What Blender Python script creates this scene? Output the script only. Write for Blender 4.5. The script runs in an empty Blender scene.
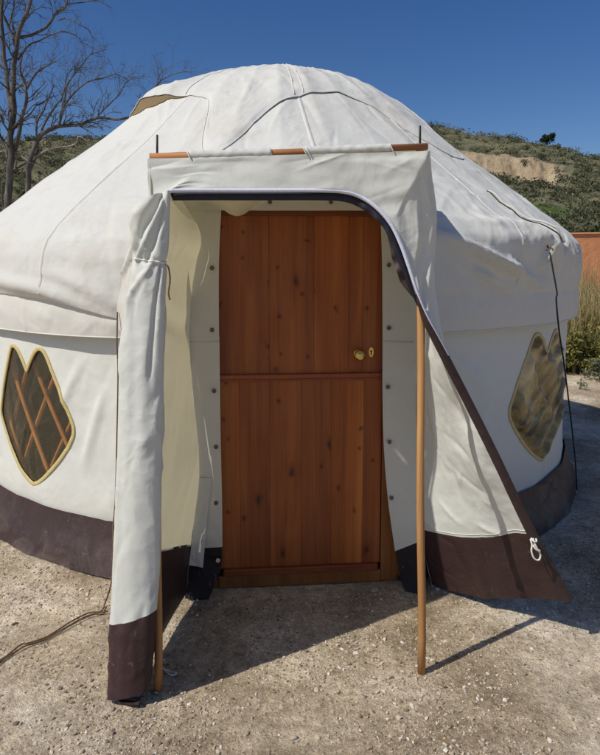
import bpy, bmesh, math, random
import numpy as np
from mathutils import Vector

random.seed(7)
SC = bpy.context.scene
COL = SC.collection
R = math.radians

# ------------------------------------------------------------------ camera model (metres; camera looks along +Y)
F_, CX_, CY_, PITCH, EYE = 620.0, 300.0, 330.0, R(6.0), 1.55

def ray(px, py):
    dx = (px - CX_) / F_
    dy = (py - CY_) / F_
    return np.array([dx, math.cos(PITCH) - dy * math.sin(PITCH), -math.sin(PITCH) - dy * math.cos(PITCH)])

def at(px, py, Y):
    d = ray(px, py)
    return np.array([0, 0, EYE]) + d * (Y / d[1])

def gnd(px, py, z=0.0):
    d = ray(px, py)
    return np.array([0, 0, EYE]) + d * ((z - EYE) / d[2])

# ------------------------------------------------------------------ numpy noise
_rng = np.random.default_rng(3)
_perm = _rng.permutation(4096).astype(np.int64)
_g = _rng.normal(size=(4096, 3))
_g /= np.linalg.norm(_g, axis=1)[:, None]

def pn(P, seed=0):
    """gradient noise, about -0.7..0.7"""
    P = np.asarray(P, float)
    P = np.broadcast_to(P, P.shape) + seed * 17.31
    i = np.floor(P).astype(np.int64)
    f = P - i
    w = f * f * f * (f * (f * 6 - 15) + 10)
    out = 0
    for a in (0, 1):
        for b in (0, 1):
            for c in (0, 1):
                h = _perm[(i[..., 0] + a) & 4095]
                h = _perm[(h + i[..., 1] + b) & 4095]
                h = _perm[(h + i[..., 2] + c) & 4095]
                g = _g[h]
                d = g[..., 0] * (f[..., 0] - a) + g[..., 1] * (f[..., 1] - b) + g[..., 2] * (f[..., 2] - c)
                wt = (w[..., 0] if a else 1 - w[..., 0]) * (w[..., 1] if b else 1 - w[..., 1]) * (w[..., 2] if c else 1 - w[..., 2])
                out = out + d * wt
    return out

def fbm(P, oct=4, seed=0):
    s = 0; a = 1.0
    P = np.asarray(P, float)
    for k in range(oct):
        s = s + a * pn(P, seed + k); a *= .5; P = P * 2.03
    return s

def sstep(a, b, x):
    t = np.clip((np.asarray(x, float) - a) / (b - a), 0, 1)
    return t * t * (3 - 2 * t)

# ------------------------------------------------------------------ objects
def world_loc(o):
    p = np.zeros(3)
    while o is not None:
        p += np.array(o.location); o = o.parent
    return p

def mesh_obj(name, V, Fc, mat, parent=None, smooth=True):
    V = np.asarray(V, float)
    if parent is not None:
        V = V - world_loc(parent)
    me = bpy.data.meshes.new(name)
    me.from_pydata(V.tolist(), [], Fc)
    if smooth:
        me.polygons.foreach_set('use_smooth', [True] * len(me.polygons))
    me.update()
    o = bpy.data.objects.new(name, me)
    if mat is not None:
        me.materials.append(mat)
    COL.objects.link(o)
    if parent is not None:
        o.parent = parent
    return o

def tag(o, label=None, cat=None, group=None, kind=None):
    if label: o['label'] = label
    if cat: o['category'] = cat
    if group: o['group'] = group
    if kind: o['kind'] = kind
    return o

def thing(name, loc, label, cat, group=None):
    o = bpy.data.objects.new(name, None)
    o.empty_display_size = .1
    o.location = loc
    COL.objects.link(o)
    return tag(o, label, cat, group)

class MB:
    def __init__(s): s.v = []; s.f = []; s.n = 0
    def add(s, V, Fc):
        V = np.asarray(V, float)
        s.f += [tuple(i + s.n for i in q) for q in Fc]
        s.v.append(V); s.n += len(V)
    def build(s, name, mat, parent=None, smooth=True):
        return mesh_obj(name, np.concatenate(s.v), s.f, mat, parent, smooth)

def grid_faces(nu, nv, closed=False, keep=None):
    fs = []
    for i in range(nu if closed else nu - 1):
        i2 = (i + 1) % nu
        for j in range(nv - 1):
            if keep is None or keep[i, j]:
                fs.append((i * nv + j, i2 * nv + j, i2 * nv + j + 1, i * nv + j + 1))
    return fs

def grid_normals(P):
    du = np.gradient(P, axis=0); dv = np.gradient(P, axis=1)
    n = np.cross(du, dv)
    return n / np.maximum(1e-9, np.linalg.norm(n, axis=-1, keepdims=True))

def creases(U, V, n, seed, u0, u1, v0, v1, ln=(.1, .35), amp=.004, w=.015, ang=(0, math.pi)):
    """sharp little fold lines over a cloth, in metres"""
    rr = np.random.default_rng(seed)
    D = np.zeros_like(U)
    for _ in range(n):
        cu = rr.uniform(u0, u1); cv = rr.uniform(v0, v1)
        a = rr.uniform(*ang); L = rr.uniform(*ln) / 2
        du = U - cu; dv = V - cv
        al = du * math.cos(a) + dv * math.sin(a)
        pe = -du * math.sin(a) + dv * math.cos(a) + rr.uniform(-.6, .6) * al * al
        ww = w * rr.uniform(.5, 1.6)
        fall = np.clip(1 - (al / L) ** 2, 0, 1)
        D += rr.choice([-1, 1]) * amp * rr.uniform(.4, 1.2) * fall * (np.exp(-np.abs(pe) / ww))
    return D

def tube(pts, rad, seg=8, cap=True):
    pts = np.asarray(pts, float); n = len(pts)
    rad = np.broadcast_to(np.asarray(rad, float), (n,))
    T = np.gradient(pts, axis=0); T /= np.maximum(1e-9, np.linalg.norm(T, axis=1)[:, None])
    up = np.array([0.0, 0, 1]) if abs(T[0][2]) < .9 else np.array([1.0, 0, 0])
    V = []
    a = np.linspace(0, 2 * math.pi, seg, endpoint=False)
    x = np.cross(up, T[0]); x /= np.linalg.norm(x)
    for i in range(n):
        x = x - T[i] * np.dot(x, T[i]); x /= max(1e-9, np.linalg.norm(x))
        y = np.cross(T[i], x)
        V.append(pts[i] + rad[i] * (np.cos(a)[:, None] * x + np.sin(a)[:, None] * y))
    V = np.concatenate(V)
    Fc = []
    for i in range(n - 1):
        for k in range(seg):
            k2 = (k + 1) % seg
            Fc.append((i * seg + k, i * seg + k2, (i + 1) * seg + k2, (i + 1) * seg + k))
    if cap:
        Fc.append(tuple(range(seg - 1, -1, -1))); Fc.append(tuple((n - 1) * seg + k for k in range(seg)))
    return V, Fc

def curve(pts, n):
    """Catmull-Rom through points"""
    P = np.asarray(pts, float)
    P = np.concatenate([[2 * P[0] - P[1]], P, [2 * P[-1] - P[-2]]])
    seg = len(P) - 3
    t = np.linspace(0, seg - 1e-6, n)
    i = t.astype(int); f = (t - i)[:, None]
    a, b, c, d = P[i], P[i + 1], P[i + 2], P[i + 3]
    return .5 * (2 * b + (c - a) * f + (2 * a - 5 * b + 4 * c - d) * f * f + (3 * b - a - 3 * c + d) * f ** 3)

def tube_obj(name, pts, rad, mat, parent=None, seg=8):
    V, Fc = tube(pts, rad, seg)
    return mesh_obj(name, V, Fc, mat, parent)

def box_mb(mb, o, ax, ay, az, x0, x1, y0, y1, z0, z1, bev=.003):
    """bevelled box in the frame (o; ax, ay, az)"""
    bm = bmesh.new()
    bmesh.ops.create_cube(bm, size=1)
    for v in bm.verts:
        v.co = Vector(((x0 + x1) / 2 + v.co.x * (x1 - x0), (y0 + y1) / 2 + v.co.y * (y1 - y0), (z0 + z1) / 2 + v.co.z * (z1 - z0)))
    if bev:
        bmesh.ops.bevel(bm, geom=bm.edges[:], offset=bev, segments=2, profile=.5, affect='EDGES')
    bm.verts.index_update()
    V = [o + ax * v.co.x + ay * v.co.y + az * v.co.z for v in bm.verts]
    mb.add(V, [tuple(v.index for v in f.verts) for f in bm.faces])
    bm.free()

def lathe(mb, o, axis, prof, seg=20):
    axis = np.asarray(axis, float) / np.linalg.norm(axis)
    t = np.array([0, 0, 1.0]) if abs(axis[2]) < .9 else np.array([1.0, 0, 0])
    x = np.cross(t, axis); x /= np.linalg.norm(x); y = np.cross(axis, x)
    V = []
    for r, h in prof:
        for k in range(seg):
            a = 2 * math.pi * k / seg
            V.append(o + axis * h + r * (math.cos(a) * x + math.sin(a) * y))
    Fc = []
    for i in range(len(prof) - 1):
        for k in range(seg):
            k2 = (k + 1) % seg
            Fc.append((i * seg + k, i * seg + k2, (i + 1) * seg + k2, (i + 1) * seg + k))
    Fc.append(tuple((len(prof) - 1) * seg + k for k in range(seg)))
    Fc.append(tuple(range(seg - 1, -1, -1)))
    mb.add(V, Fc)

# ------------------------------------------------------------------ materials
class NT:
    def __init__(s, name):
        s.m = bpy.data.materials.new(name); s.m.use_nodes = True
        s.t = s.m.node_tree; s.t.nodes.clear()
        s.out = s.n('ShaderNodeOutputMaterial')
    def n(s, ty, **kw):
        q = s.t.nodes.new(ty)
        for k, v in kw.items():
            if k in q.inputs: q.inputs[k].default_value = v
            else: setattr(q, k, v)
        return q
    def l(s, a, b): s.t.links.new(a, b)
    def coord(s, scale=(1, 1, 1), rot=(0, 0, 0), loc=(0, 0, 0), gen='Object'):
        c = s.n('ShaderNodeTexCoord'); m = s.n('ShaderNodeMapping')
        m.inputs['Scale'].default_value = scale; m.inputs['Rotation'].default_value = rot; m.inputs['Location'].default_value = loc
        s.l(c.outputs[gen], m.inputs['Vector']); return m.outputs[0]
    def noise(s, vec, sc, det=4, rough=.55, dist=0):
        q = s.n('ShaderNodeTexNoise'); q.inputs['Scale'].default_value = sc; q.inputs['Detail'].default_value = det
        q.inputs['Roughness'].default_value = rough; q.inputs['Distortion'].default_value = dist
        s.l(vec, q.inputs['Vector']); return q.outputs['Fac']
    def ramp(s, fac, stops):
        q = s.n('ShaderNodeValToRGB'); e = q.color_ramp.elements
        while len(e) < len(stops): e.new(.5)
        for el, (p, c) in zip(e, stops):
            el.position = p; el.color = (*c, 1) if len(c) == 3 else c
        s.l(fac, q.inputs[0]); return q.outputs[0]
    def mix(s, fac, a, b, mode='MIX'):
        q = s.n('ShaderNodeMix', data_type='RGBA', blend_type=mode)
        if isinstance(fac, (int, float)): q.inputs[0].default_value = fac
        else: s.l(fac, q.inputs[0])
        for i, v in ((6, a), (7, b)):
            if isinstance(v, tuple): q.inputs[i].default_value = (*v, 1)
            else: s.l(v, q.inputs[i])
        return q.outputs[2]
    def math(s, op, a, b=0.0):
        q = s.n('ShaderNodeMath', operation=op)
        for i, v in ((0, a), (1, b)):
            if isinstance(v, (int, float)): q.inputs[i].default_value = v
            else: s.l(v, q.inputs[i])
        return q.outputs[0]
    def bump(s, h, dist=.01, strength=1, nrm=None):
        q = s.n('ShaderNodeBump'); q.inputs['Distance'].default_value = dist; q.inputs['Strength'].default_value = strength
        s.l(h, q.inputs['Height'])
        if nrm is not None: s.l(nrm, q.inputs['Normal'])
        return q.outputs[0]
    def bsdf(s, col, rough=.8, nrm=None, spec=.3, metal=0, sheen=0):
        b = s.n('ShaderNodeBsdfPrincipled')
        if isinstance(col, tuple): b.inputs['Base Color'].default_value = (*col, 1)
        else: s.l(col, b.inputs['Base Color'])
        if isinstance(rough, (int, float)): b.inputs['Roughness'].default_value = rough
        else: s.l(rough, b.inputs['Roughness'])
        b.inputs['Specular IOR Level'].default_value = spec; b.inputs['Metallic'].default_value = metal
        if sheen: b.inputs['Sheen Weight'].default_value = sheen
        if nrm is not None: s.l(nrm, b.inputs['Normal'])
        return b.outputs[0]
    def done(s, sh):
        s.l(sh, s.out.inputs['Surface']); return s.m

def canvas_mat(name, base, stain=(.62, .50, .42), stain_amt=.35, trans=0.0, inner=None, bumpd=.004, rough=.75, dirt_z=None, crumple=1.0):
    k = NT(name)
    v = k.coord()
    big = k.noise(v, 1.6, 5, .6)
    st = k.ramp(k.noise(v, 2.7, 6, .65, .6), [(.50, (0, 0, 0)), (.78, (1, 1, 1))])
    c = k.mix(k.math('MULTIPLY', st, stain_amt), base, stain)
    c = k.mix(.3, c, k.ramp(big, [(.3, (.86, .86, .87)), (.7, (1, 1, 1))]), 'MULTIPLY')
    sm = k.ramp(k.noise(v, 22, 5, .7), [(.30, (.88, .86, .83)), (.5, (1, 1, 1))])
    c = k.mix(.22, c, sm, 'MULTIPLY')
    spk = k.ramp(k.noise(v, 90, 2, .5), [(.70, (1, 1, 1)), (.80, (.62, .55, .47))])
    c = k.mix(.5, c, spk, 'MULTIPLY')
    if dirt_z is not None:
        sep = k.n('ShaderNodeSeparateXYZ'); k.l(v, sep.inputs[0])
        dz = k.math('MULTIPLY_ADD', sep.outputs[2], -1.0 / dirt_z); dz.node.inputs[2].default_value = 1.0
        dz = k.math('MULTIPLY', k.math('MAXIMUM', dz, 0.0), k.noise(v, 5, 5, .7))
        c = k.mix(dz, c, (.36, .29, .21))
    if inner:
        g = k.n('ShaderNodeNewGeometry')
        c = k.mix(g.outputs['Backfacing'], c, inner)  # inside face coloured dark, standing in for the unlit interior
    h1 = k.noise(v, 7, 5, .5, .25)
    h2 = k.noise(v, 38, 3, .6)
    h3 = k.noise(v, 420, 1, .5)
    if crumple:
        dn = k.n('ShaderNodeTexNoise'); dn.inputs['Scale'].default_value = 3.0; dn.inputs['Detail'].default_value = 3; k.l(v, dn.inputs['Vector'])
        wv = k.n('ShaderNodeVectorMath', operation='MULTIPLY_ADD'); k.l(dn.outputs['Color'], wv.inputs[0]); wv.inputs[1].default_value = (.35, .35, .35); k.l(v, wv.inputs[2])
        hs_ = None
        for sc_, am_ in ((3.2, 1.0), (7.5, .5), (17, .22)):
            vo = k.n('ShaderNodeTexVoronoi'); vo.inputs['Scale'].default_value = sc_; k.l(wv.outputs[0], vo.inputs['Vector'])
            t_ = k.math('MULTIPLY', vo.outputs['Distance'], am_)
            hs_ = t_ if hs_ is None else k.math('ADD', hs_, t_)
        rg_ = k.n('ShaderNodeTexNoise'); rg_.noise_type = 'RIDGED_MULTIFRACTAL'; rg_.normalize = False
        rg_.inputs['Scale'].default_value = 4.2; rg_.inputs['Detail'].default_value = 2.5; rg_.inputs['Roughness'].default_value = .45; rg_.inputs['Offset'].default_value = .95; rg_.inputs['Gain'].default_value = 1.6
        k.l(wv.outputs[0], rg_.inputs['Vector'])
        hs_ = k.math('ADD', hs_, k.math('MULTIPLY', rg_.outputs['Fac'], .26))
        msk = k.ramp(k.noise(v, 1.4, 3, .6), [(.36, (.25, .25, .25)), (.62, (1, 1, 1))])
        h1 = k.math('ADD', k.math('MULTIPLY', h1, .35), k.math('MULTIPLY', k.math('MULTIPLY', hs_, msk), crumple))
    h = k.math('ADD', k.math('MULTIPLY', h1, 1.0), k.math('ADD', k.math('MULTIPLY', h2, .12), k.math('MULTIPLY', h3, .035)))
    nr = k.bump(h, bumpd * 2.2, .7)
    sh = k.bsdf(c, rough, nr, .25, sheen=.1)
    if trans:
        tr = k.n('ShaderNodeBsdfTranslucent')
        tc = k.mix(1.0, c, (1.0, .92, .62), 'MULTIPLY')
        k.l(tc, tr.inputs[0]); k.l(nr, tr.inputs['Normal'])
        mx = k.n('ShaderNodeMixShader'); mx.inputs[0].default_value = trans
        k.l(sh, mx.inputs[1]); k.l(tr.outputs[0], mx.inputs[2]); sh = mx.outputs[0]
    return k.done(sh)

def brown_mat(name, base, rough=.5, dust=.5):
    k = NT(name); v = k.coord()
    c = k.mix(k.noise(v, 3, 5, .6), tuple(x * .75 for x in base), tuple(x * 1.35 for x in base))
    d = k.ramp(k.noise(v, 4.2, 7, .7, 1.0), [(.48, (0, 0, 0)), (.85, (1, 1, 1))])
    sep = k.n('ShaderNodeSeparateXYZ'); k.l(v, sep.inputs[0])
    low = k.math('MULTIPLY_ADD', sep.outputs[2], -3.2); low.node.inputs[2].default_value = .75
    low = k.math('MAXIMUM', low, .12)
    c = k.mix(k.math('MULTIPLY', k.math('MULTIPLY', d, low), dust * 2), c, (.30, .24, .18))
    scr = k.ramp(k.noise(k.coord((1, 1, .35), (.5, .9, .3)), 26, 3, .5, 2.5), [(.66, (0, 0, 0)), (.74, (1, 1, 1))])
    c = k.mix(k.math('MULTIPLY', scr, .22), c, (.34, .28, .26))
    h = k.math('ADD', k.noise(v, 10, 5, .6, .6), k.math('MULTIPLY', k.noise(v, 60, 3), .12))
    return k.done(k.bsdf(c, rough, k.bump(h, .012, .7), .22))

def wood_mat(name, c_dark, c_mid, c_light, axis_scale, rough=.4, knots=True, seed=0.0, coat=0.0):
    """long grain along object Z"""
    k = NT(name)
    v0 = k.coord(axis_scale, loc=(seed, seed * 2.3, seed * .7))
    g = k.noise(v0, 9, 6, .62, 1.2)
    c = k.ramp(g, [(.28, c_dark), (.5, c_mid), (.74, c_light)])
    v1 = k.coord((axis_scale[0] * .35, axis_scale[1] * .35, axis_scale[2] * 1.2), loc=(seed * 3, seed, 0))
    c = k.mix(.75, c, k.ramp(k.noise(v1, 5, 3, .5, .6), [(.32, (.58, .50, .45)), (.5, (.95, .93, .9)), (.68, (1.22, 1.25, 1.25))]), 'MULTIPLY')
    if knots:
        vk = k.coord((1, 1, .8), loc=(seed * 1.7, 0, seed))
        q = k.n('ShaderNodeTexVoronoi', feature='F1', voronoi_dimensions='2D'); q.inputs['Scale'].default_value = 8.5
        q.inputs['Randomness'].default_value = 1
        nz = k.n('ShaderNodeTexNoise'); nz.inputs['Scale'].default_value = 14
        k.l(vk, nz.inputs['Vector'])
        ad = k.n('ShaderNodeVectorMath', operation='MULTIPLY_ADD'); k.l(nz.outputs['Color'], ad.inputs[0])
        ad.inputs[1].default_value = (.05, .05, .05); k.l(vk, ad.inputs[2])
        sx = k.n('ShaderNodeSeparateXYZ'); cx_ = k.n('ShaderNodeCombineXYZ'); k.l(ad.outputs[0], sx.inputs[0]); k.l(sx.outputs[0], cx_.inputs[0]); k.l(sx.outputs[2], cx_.inputs[1])
        k.l(cx_.outputs[0], q.inputs['Vector'])
        kn = k.ramp(q.outputs['Distance'], [(.03, (.10, .07, .06)), (.05, (.30, .24, .2)), (.075, (.78, .72, .68)), (.16, (1, 1, 1))])
        pick = k.math('GREATER_THAN', k.n('ShaderNodeSeparateColor').outputs[0], .70)
        sc = pick.node.inputs[0].links[0].from_node; k.l(q.outputs['Color'], sc.inputs[0])
        c = k.mix(k.math('MULTIPLY', pick, .72), c, kn, 'MULTIPLY')
    if knots:
        q2 = k.n('ShaderNodeTexVoronoi', feature='F1', voronoi_dimensions='2D'); q2.inputs['Scale'].default_value = 3.6
        mp2 = k.n('ShaderNodeMapping'); mp2.inputs['Scale'].default_value = (1, .6, 1); mp2.inputs['Location'].default_value = (seed * 2.1, .3, 0)
        k.l(cx_.outputs[0], mp2.inputs['Vector']); k.l(mp2.outputs[0], q2.inputs['Vector'])
        kn2 = k.ramp(q2.outputs['Distance'], [(.018, (.16, .11, .09)), (.035, (.50, .42, .37)), (.08, (.90, .86, .83)), (.2, (1, 1, 1))])
        c = k.mix(.9, c, kn2, 'MULTIPLY')
    fine = k.ramp(k.noise(k.coord((axis_scale[0], axis_scale[1], axis_scale[2] * .5), loc=(seed, 0, 0)), 70, 3, .6, .3), [(.32, (.80, .76, .72)), (.55, (1.03, 1.02, 1.01))])
    c = k.mix(.7, c, fine, 'MULTIPLY')
    vs = k.coord((axis_scale[0] * 1.4, axis_scale[1] * 1.4, axis_scale[2] * .35), loc=(0, seed, seed))
    streak = k.ramp(k.noise(vs, 16, 2, .4, .4), [(.68, (1, 1, 1)), (.80, (.35, .25, .2))])
    c = k.mix(.6, c, streak, 'MULTIPLY')
    rg = k.ramp(k.noise(k.coord(), 6, 4), [(.3, (rough * .8,) * 3), (.7, (min(1, rough * 1.5),) * 3)])
    b = k.bsdf(c, rg, k.bump(g, .0015, .6), .35)
    if coat: b.node.inputs['Coat Weight'].default_value = coat; b.node.inputs['Coat Roughness'].default_value = .35
    return k.done(b)

def plain_mat(name, c1, c2, scale=20, rough=.7, spec=.3, metal=0, bumpd=.002):
    k = NT(name); v = k.coord()
    n = k.noise(v, scale, 4, .6)
    return k.done(k.bsdf(k.ramp(n, [(.3, c1), (.7, c2)]), rough, k.bump(n, bumpd, .6), spec, metal))

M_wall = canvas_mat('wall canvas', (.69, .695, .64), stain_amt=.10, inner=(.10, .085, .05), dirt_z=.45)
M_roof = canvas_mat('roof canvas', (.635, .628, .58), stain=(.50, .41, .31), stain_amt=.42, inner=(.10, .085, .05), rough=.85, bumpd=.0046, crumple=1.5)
M_val = canvas_mat('valance canvas', (.66, .645, .59), stain=(.55, .45, .38), stain_amt=.3, rough=.85)
M_porch = canvas_mat('porch canvas', (.69, .70, .645), stain_amt=.06, trans=.12, rough=.62, bumpd=.0042, crumple=1.5)
M_porch_in = canvas_mat('porch side canvas', (.75, .735, .66), stain_amt=.10, trans=.30, rough=.65, bumpd=.003)
M_porch_r = canvas_mat('porch open side canvas', (.73, .745, .70), stain_amt=.10, trans=.08, rough=.65, bumpd=.0045, crumple=1.6)
M_strip = canvas_mat('door surround canvas', (.66, .66, .61), stain_amt=.1, trans=.12, rough=.7, bumpd=.0025)
M_skirt = brown_mat('brown skirt vinyl', (.050, .032, .033), .40, .38)
M_skirt2 = brown_mat('porch skirt vinyl', (.048, .027, .026), .46, .18)
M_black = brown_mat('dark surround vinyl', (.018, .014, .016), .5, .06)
M_band = plain_mat('zip backing tape', (.012, .012, .022), (.022, .02, .032), 40, .55)
M_band2 = plain_mat('brown zip flap', (.040, .024, .022), (.062, .04, .036), 30, .6)
M_zip = plain_mat('zip tape', (.60, .61, .72), (.70, .71, .82), 120, .35, .5)
M_door = [wood_mat('varnished pine %d' % i, (.205 * b, .052 * b, .012), (.315 * b, .086 * b, .019), (.43 * b, .145 * b, .037), (1.0, 1.0, .06), .42, True, i * 1.37, .08)
          for i, b in enumerate((.94, 1.02, .98, 1.22, .88))]
M_frame = wood_mat('door frame pine', (.19, .062, .012), (.30, .105, .022), (.40, .15, .036), (1, 1, .08), .45, False, 9.1, .15)
M_rail = wood_mat('door rail pine', (.15, .032, .008), (.24, .054, .012), (.31, .078, .017), (.08, 1, 1), .38, False, 4.2, .25)
M_pole = wood_mat('pole wood', (.34, .17, .06), (.50, .27, .105), (.60, .35, .15), (1, 1, .05), .5, False, 2.2)
M_bar = wood_mat('crossbar wood', (.36, .15, .06), (.48, .21, .085), (.58, .28, .12), (.05, 1, 1), .5, False, 5.2)
M_stick = wood_mat('lattice wood', (.42, .16, .045), (.58, .24, .075), (.68, .31, .11), (1, 1, .2), .5, False, 7.7)
M_brass = plain_mat('brass', (.62, .43, .14), (.78, .58, .24), 60, .22, .5, 1, .0004)
M_iron = plain_mat('dark metal', (.02, .02, .02), (.05, .045, .04), 50, .5, .5, .4)
M_stud = plain_mat('toggle stud metal', (.10, .085, .06), (.19, .16, .12), 90, .4, .5, .6)
M_studw = plain_mat('pale stud', (.62, .6, .54), (.74, .72, .66), 90, .4)
M_trim = plain_mat('window binding', (.52, .41, .17), (.64, .52, .24), 40, .6)
M_trim2 = plain_mat('shaded window binding', (.50, .39, .16), (.60, .49, .24), 40, .5)
M_rope = plain_mat('brown rope', (.10, .06, .03), (.20, .13, .07), 160, .9)
M_cordw = plain_mat('pale cord', (.68, .66, .60), (.80, .78, .72), 160, .9)
M_cordb = plain_mat('black cord', (.012, .012, .013), (.03, .03, .03), 160, .8)
M_hole = plain_mat('keyhole black', (.006, .005, .004), (.012, .01, .008), 50, .8)
M_under = canvas_mat('canvas underside', (.60, .44, .25), stain_amt=.2, trans=.2)

def pane_mat(name, tint, alpha, rough):
    k = NT(name); v = k.coord()
    n = k.noise(v, 6, 4, .6, 1.0)
    nb = k.bump(n, .02, .6)
    gl = k.n('ShaderNodeBsdfGlossy'); gl.inputs['Roughness'].default_value = rough; gl.inputs['Color'].default_value = (.9, .88, .82, 1); k.l(nb, gl.inputs['Normal'])
    tr = k.n('ShaderNodeBsdfTransparent'); tr.inputs[0].default_value = (*tint, 1)
    df = k.n('ShaderNodeBsdfDiffuse'); df.inputs[0].default_value = (.34, .29, .19, 1); k.l(nb, df.inputs['Normal'])
    m0 = k.n('ShaderNodeMixShader'); m0.inputs[0].default_value = alpha; k.l(tr.outputs[0], m0.inputs[1]); k.l(df.outputs[0], m0.inputs[2])
    fr = k.n('ShaderNodeLayerWeight'); k.l(nb, fr.inputs['Normal'])
    m1 = k.n('ShaderNodeMixShader'); k.l(k.math('MULTIPLY_ADD', k.math('POWER', fr.outputs['Facing'], 4.0), .5), m1.inputs[0]); m1.inputs[0].links[0].from_node.inputs[2].default_value = .045; k.l(m0.outputs[0], m1.inputs[1]); k.l(gl.outputs[0], m1.inputs[2])
    return k.done(m1.outputs[0])
M_pane = pane_mat('clear plastic', (.88, .84, .72), .13, .12)

def pane_tan():
    k = NT('tan creased plastic'); v = k.coord()
    n = k.noise(v, 7, 4, .6, 1.2)
    c = k.ramp(k.noise(v, 4.5, 4, .6, .8), [(.32, (.13, .085, .025)), (.5, (.38, .27, .10)), (.68, (.66, .52, .27))])
    return k.done(k.bsdf(c, .28, k.bump(n, .02, .6), .5))
M_pane2 = pane_tan()

# ------------------------------------------------------------------ world, sun, camera
TO_SUN = np.array([-.875, -.485]); SUN_EL = R(48)
AZ = math.atan2(TO_SUN[0], TO_SUN[1])
w = bpy.data.worlds.new('World'); SC.world = w; w.use_nodes = True
nt = w.node_tree
sky = nt.nodes.new('ShaderNodeTexSky'); sky.sky_type = 'NISHITA'; sky.sun_disc = False
sky.sun_elevation = SUN_EL; sky.sun_rotation = AZ % (2 * math.pi)
sky.altitude = 300; sky.air_density = 1.0; sky.dust_density = 1.0; sky.ozone_density = 2.5
hs = nt.nodes.new('ShaderNodeHueSaturation'); hs.inputs['Saturation'].default_value = 1.32; hs.inputs['Value'].default_value = 1.06; hs.inputs['Hue'].default_value = .512
nt.links.new(sky.outputs[0], hs.inputs['Color']); nt.links.new(hs.outputs[0], nt.nodes['Background'].inputs['Color'])
nt.nodes['Background'].inputs['Strength'].default_value = .079
sun = bpy.data.lights.new('sun', 'SUN'); sun.energy = 3.8; sun.angle = R(.55); sun.color = (1, .955, .865)
so = bpy.data.objects.new('sun', sun); COL.objects.link(so)
d = Vector((-TO_SUN[0] * math.cos(SUN_EL), -TO_SUN[1] * math.cos(SUN_EL), -math.sin(SUN_EL)))
so.rotation_euler = d.to_track_quat('-Z', 'Y').to_euler(); so.location = (-8, -6, 12)
cam = bpy.data.cameras.new('camera'); co = bpy.data.objects.new('camera', cam); COL.objects.link(co)
co.location = (0, 0, EYE); co.rotation_euler = (R(90) - PITCH, 0, 0)
cam.sensor_fit = 'HORIZONTAL'; cam.sensor_width = 36; cam.lens = 36 * F_ / 600
cam.shift_y = -(377.5 - CY_) / 600 * 1.0
cam.clip_start = .05; cam.clip_end = 2000
SC.camera = co
SC.view_settings.view_transform = 'Standard'; SC.view_settings.look = 'None'; SC.view_settings.exposure = 0
SC.render.engine = 'CYCLES'
SC.cycles.max_bounces = 8; SC.cycles.transparent_max_bounces = 12
SC.cycles.use_denoising = True

# ------------------------------------------------------------------ the yurt
C = np.array([-.19, 5.13])
YF = 5.0                                        # the door faces this azimuth (0 = toward camera, + = right)
def cyl(phi, r, z):
    a = np.radians(phi)
    return np.stack([C[0] + r * np.sin(a), C[1] - r * np.cos(a), z + 0 * a], -1)

yurt = thing('yurt', (C[0], C[1], 0), 'round white canvas yurt with heart windows and a pine door', 'yurt')

def clear_of_door(P):
    """False for cells in front of the door opening (the canvas is cut away there)"""
    q = (P[:-1, :-1] + P[1:, 1:]) / 2
    rel = q[..., :2] - np.array([.02, 2.885])
    u = rel[..., 0] * math.cos(R(5.0)) + rel[..., 1] * math.sin(R(5.0))
    f = rel[..., 0] * math.sin(R(5.0)) - rel[..., 1] * math.cos(R(5.0))
    kp = ~((np.abs(u - .01) < .50) & (f > -.12) & (q[..., 2] < 1.90))
    return np.concatenate([kp, np.ones((1, kp.shape[1]), bool)])

PHI = np.concatenate([np.arange(-180, -78, 3.0), np.arange(-78, 82, .4), np.arange(82, 180, 3.0)])
PR = np.array([(2.268, 1.40), (2.280, 1.44), (2.286, 1.52), (2.282, 1.60), (2.26, 1.675), (2.20, 1.755), (2.09, 1.855), (1.92, 1.99), (1.74, 2.135), (1.56, 2.27), (1.39, 2.405), (1.21, 2.56), (1.03, 2.712), (.86, 2.825), (.70, 2.895), (.5, 2.94), (.35, 2.955), (.15, 2.96), (.0, 2.96)])
_s = np.concatenate([[0], np.cumsum(np.hypot(*np.diff(PR, axis=0).T))])
def prof(s):
    return np.interp(s, _s, PR[:, 0]), np.interp(s, _s, PR[:, 1])

def heart(cx, z0, z1, wd, n=120, skew=0.0):
    """closed outline (phi deg, z); bulges low like a leaf, notch between two pointed lobes"""
    pts = [(0, .83), (.10, .905), (.22, .975), (.34, 1.0), (.46, .965), (.62, .83), (.82, .66), (.96, .53), (1.0, .46), (.95, .385), (.72, .24), (.42, .105), (.16, .02), (0, -.01)]
    L = pts + [(-x, y) for x, y in pts[-2:0:-1]]
    out = []
    n2 = len(L)
    half_ = curve(pts, 70)                       # smooth from notch to tip, mirrored: the notch and the tip stay sharp
    out = np.concatenate([half_, (half_ * np.array([-1, 1]))[-2:0:-1]])
    return np.stack([cx + out[:, 0] * wd + skew * (out[:, 1] - .5), z0 + out[:, 1] * (z1 - z0)], -1)

def in_poly(X, Y, poly):
    ins = np.zeros(X.shape, bool)
    x0, y0 = poly[:, 0], poly[:, 1]; x1, y1 = np.roll(x0, -1), np.roll(y0, -1)
    for a, b, c, e in zip(x0, y0, x1, y1):
        cond = ((b > Y) != (e > Y)) & (X < (c - a) * (Y - b) / (e - b + 1e-12) + a)
        ins ^= cond
    return ins

H1 = heart(-35.9, .345, 1.105, 9.2)
H2 = heart(48.9, .375, 1.15, 11.0)

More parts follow.
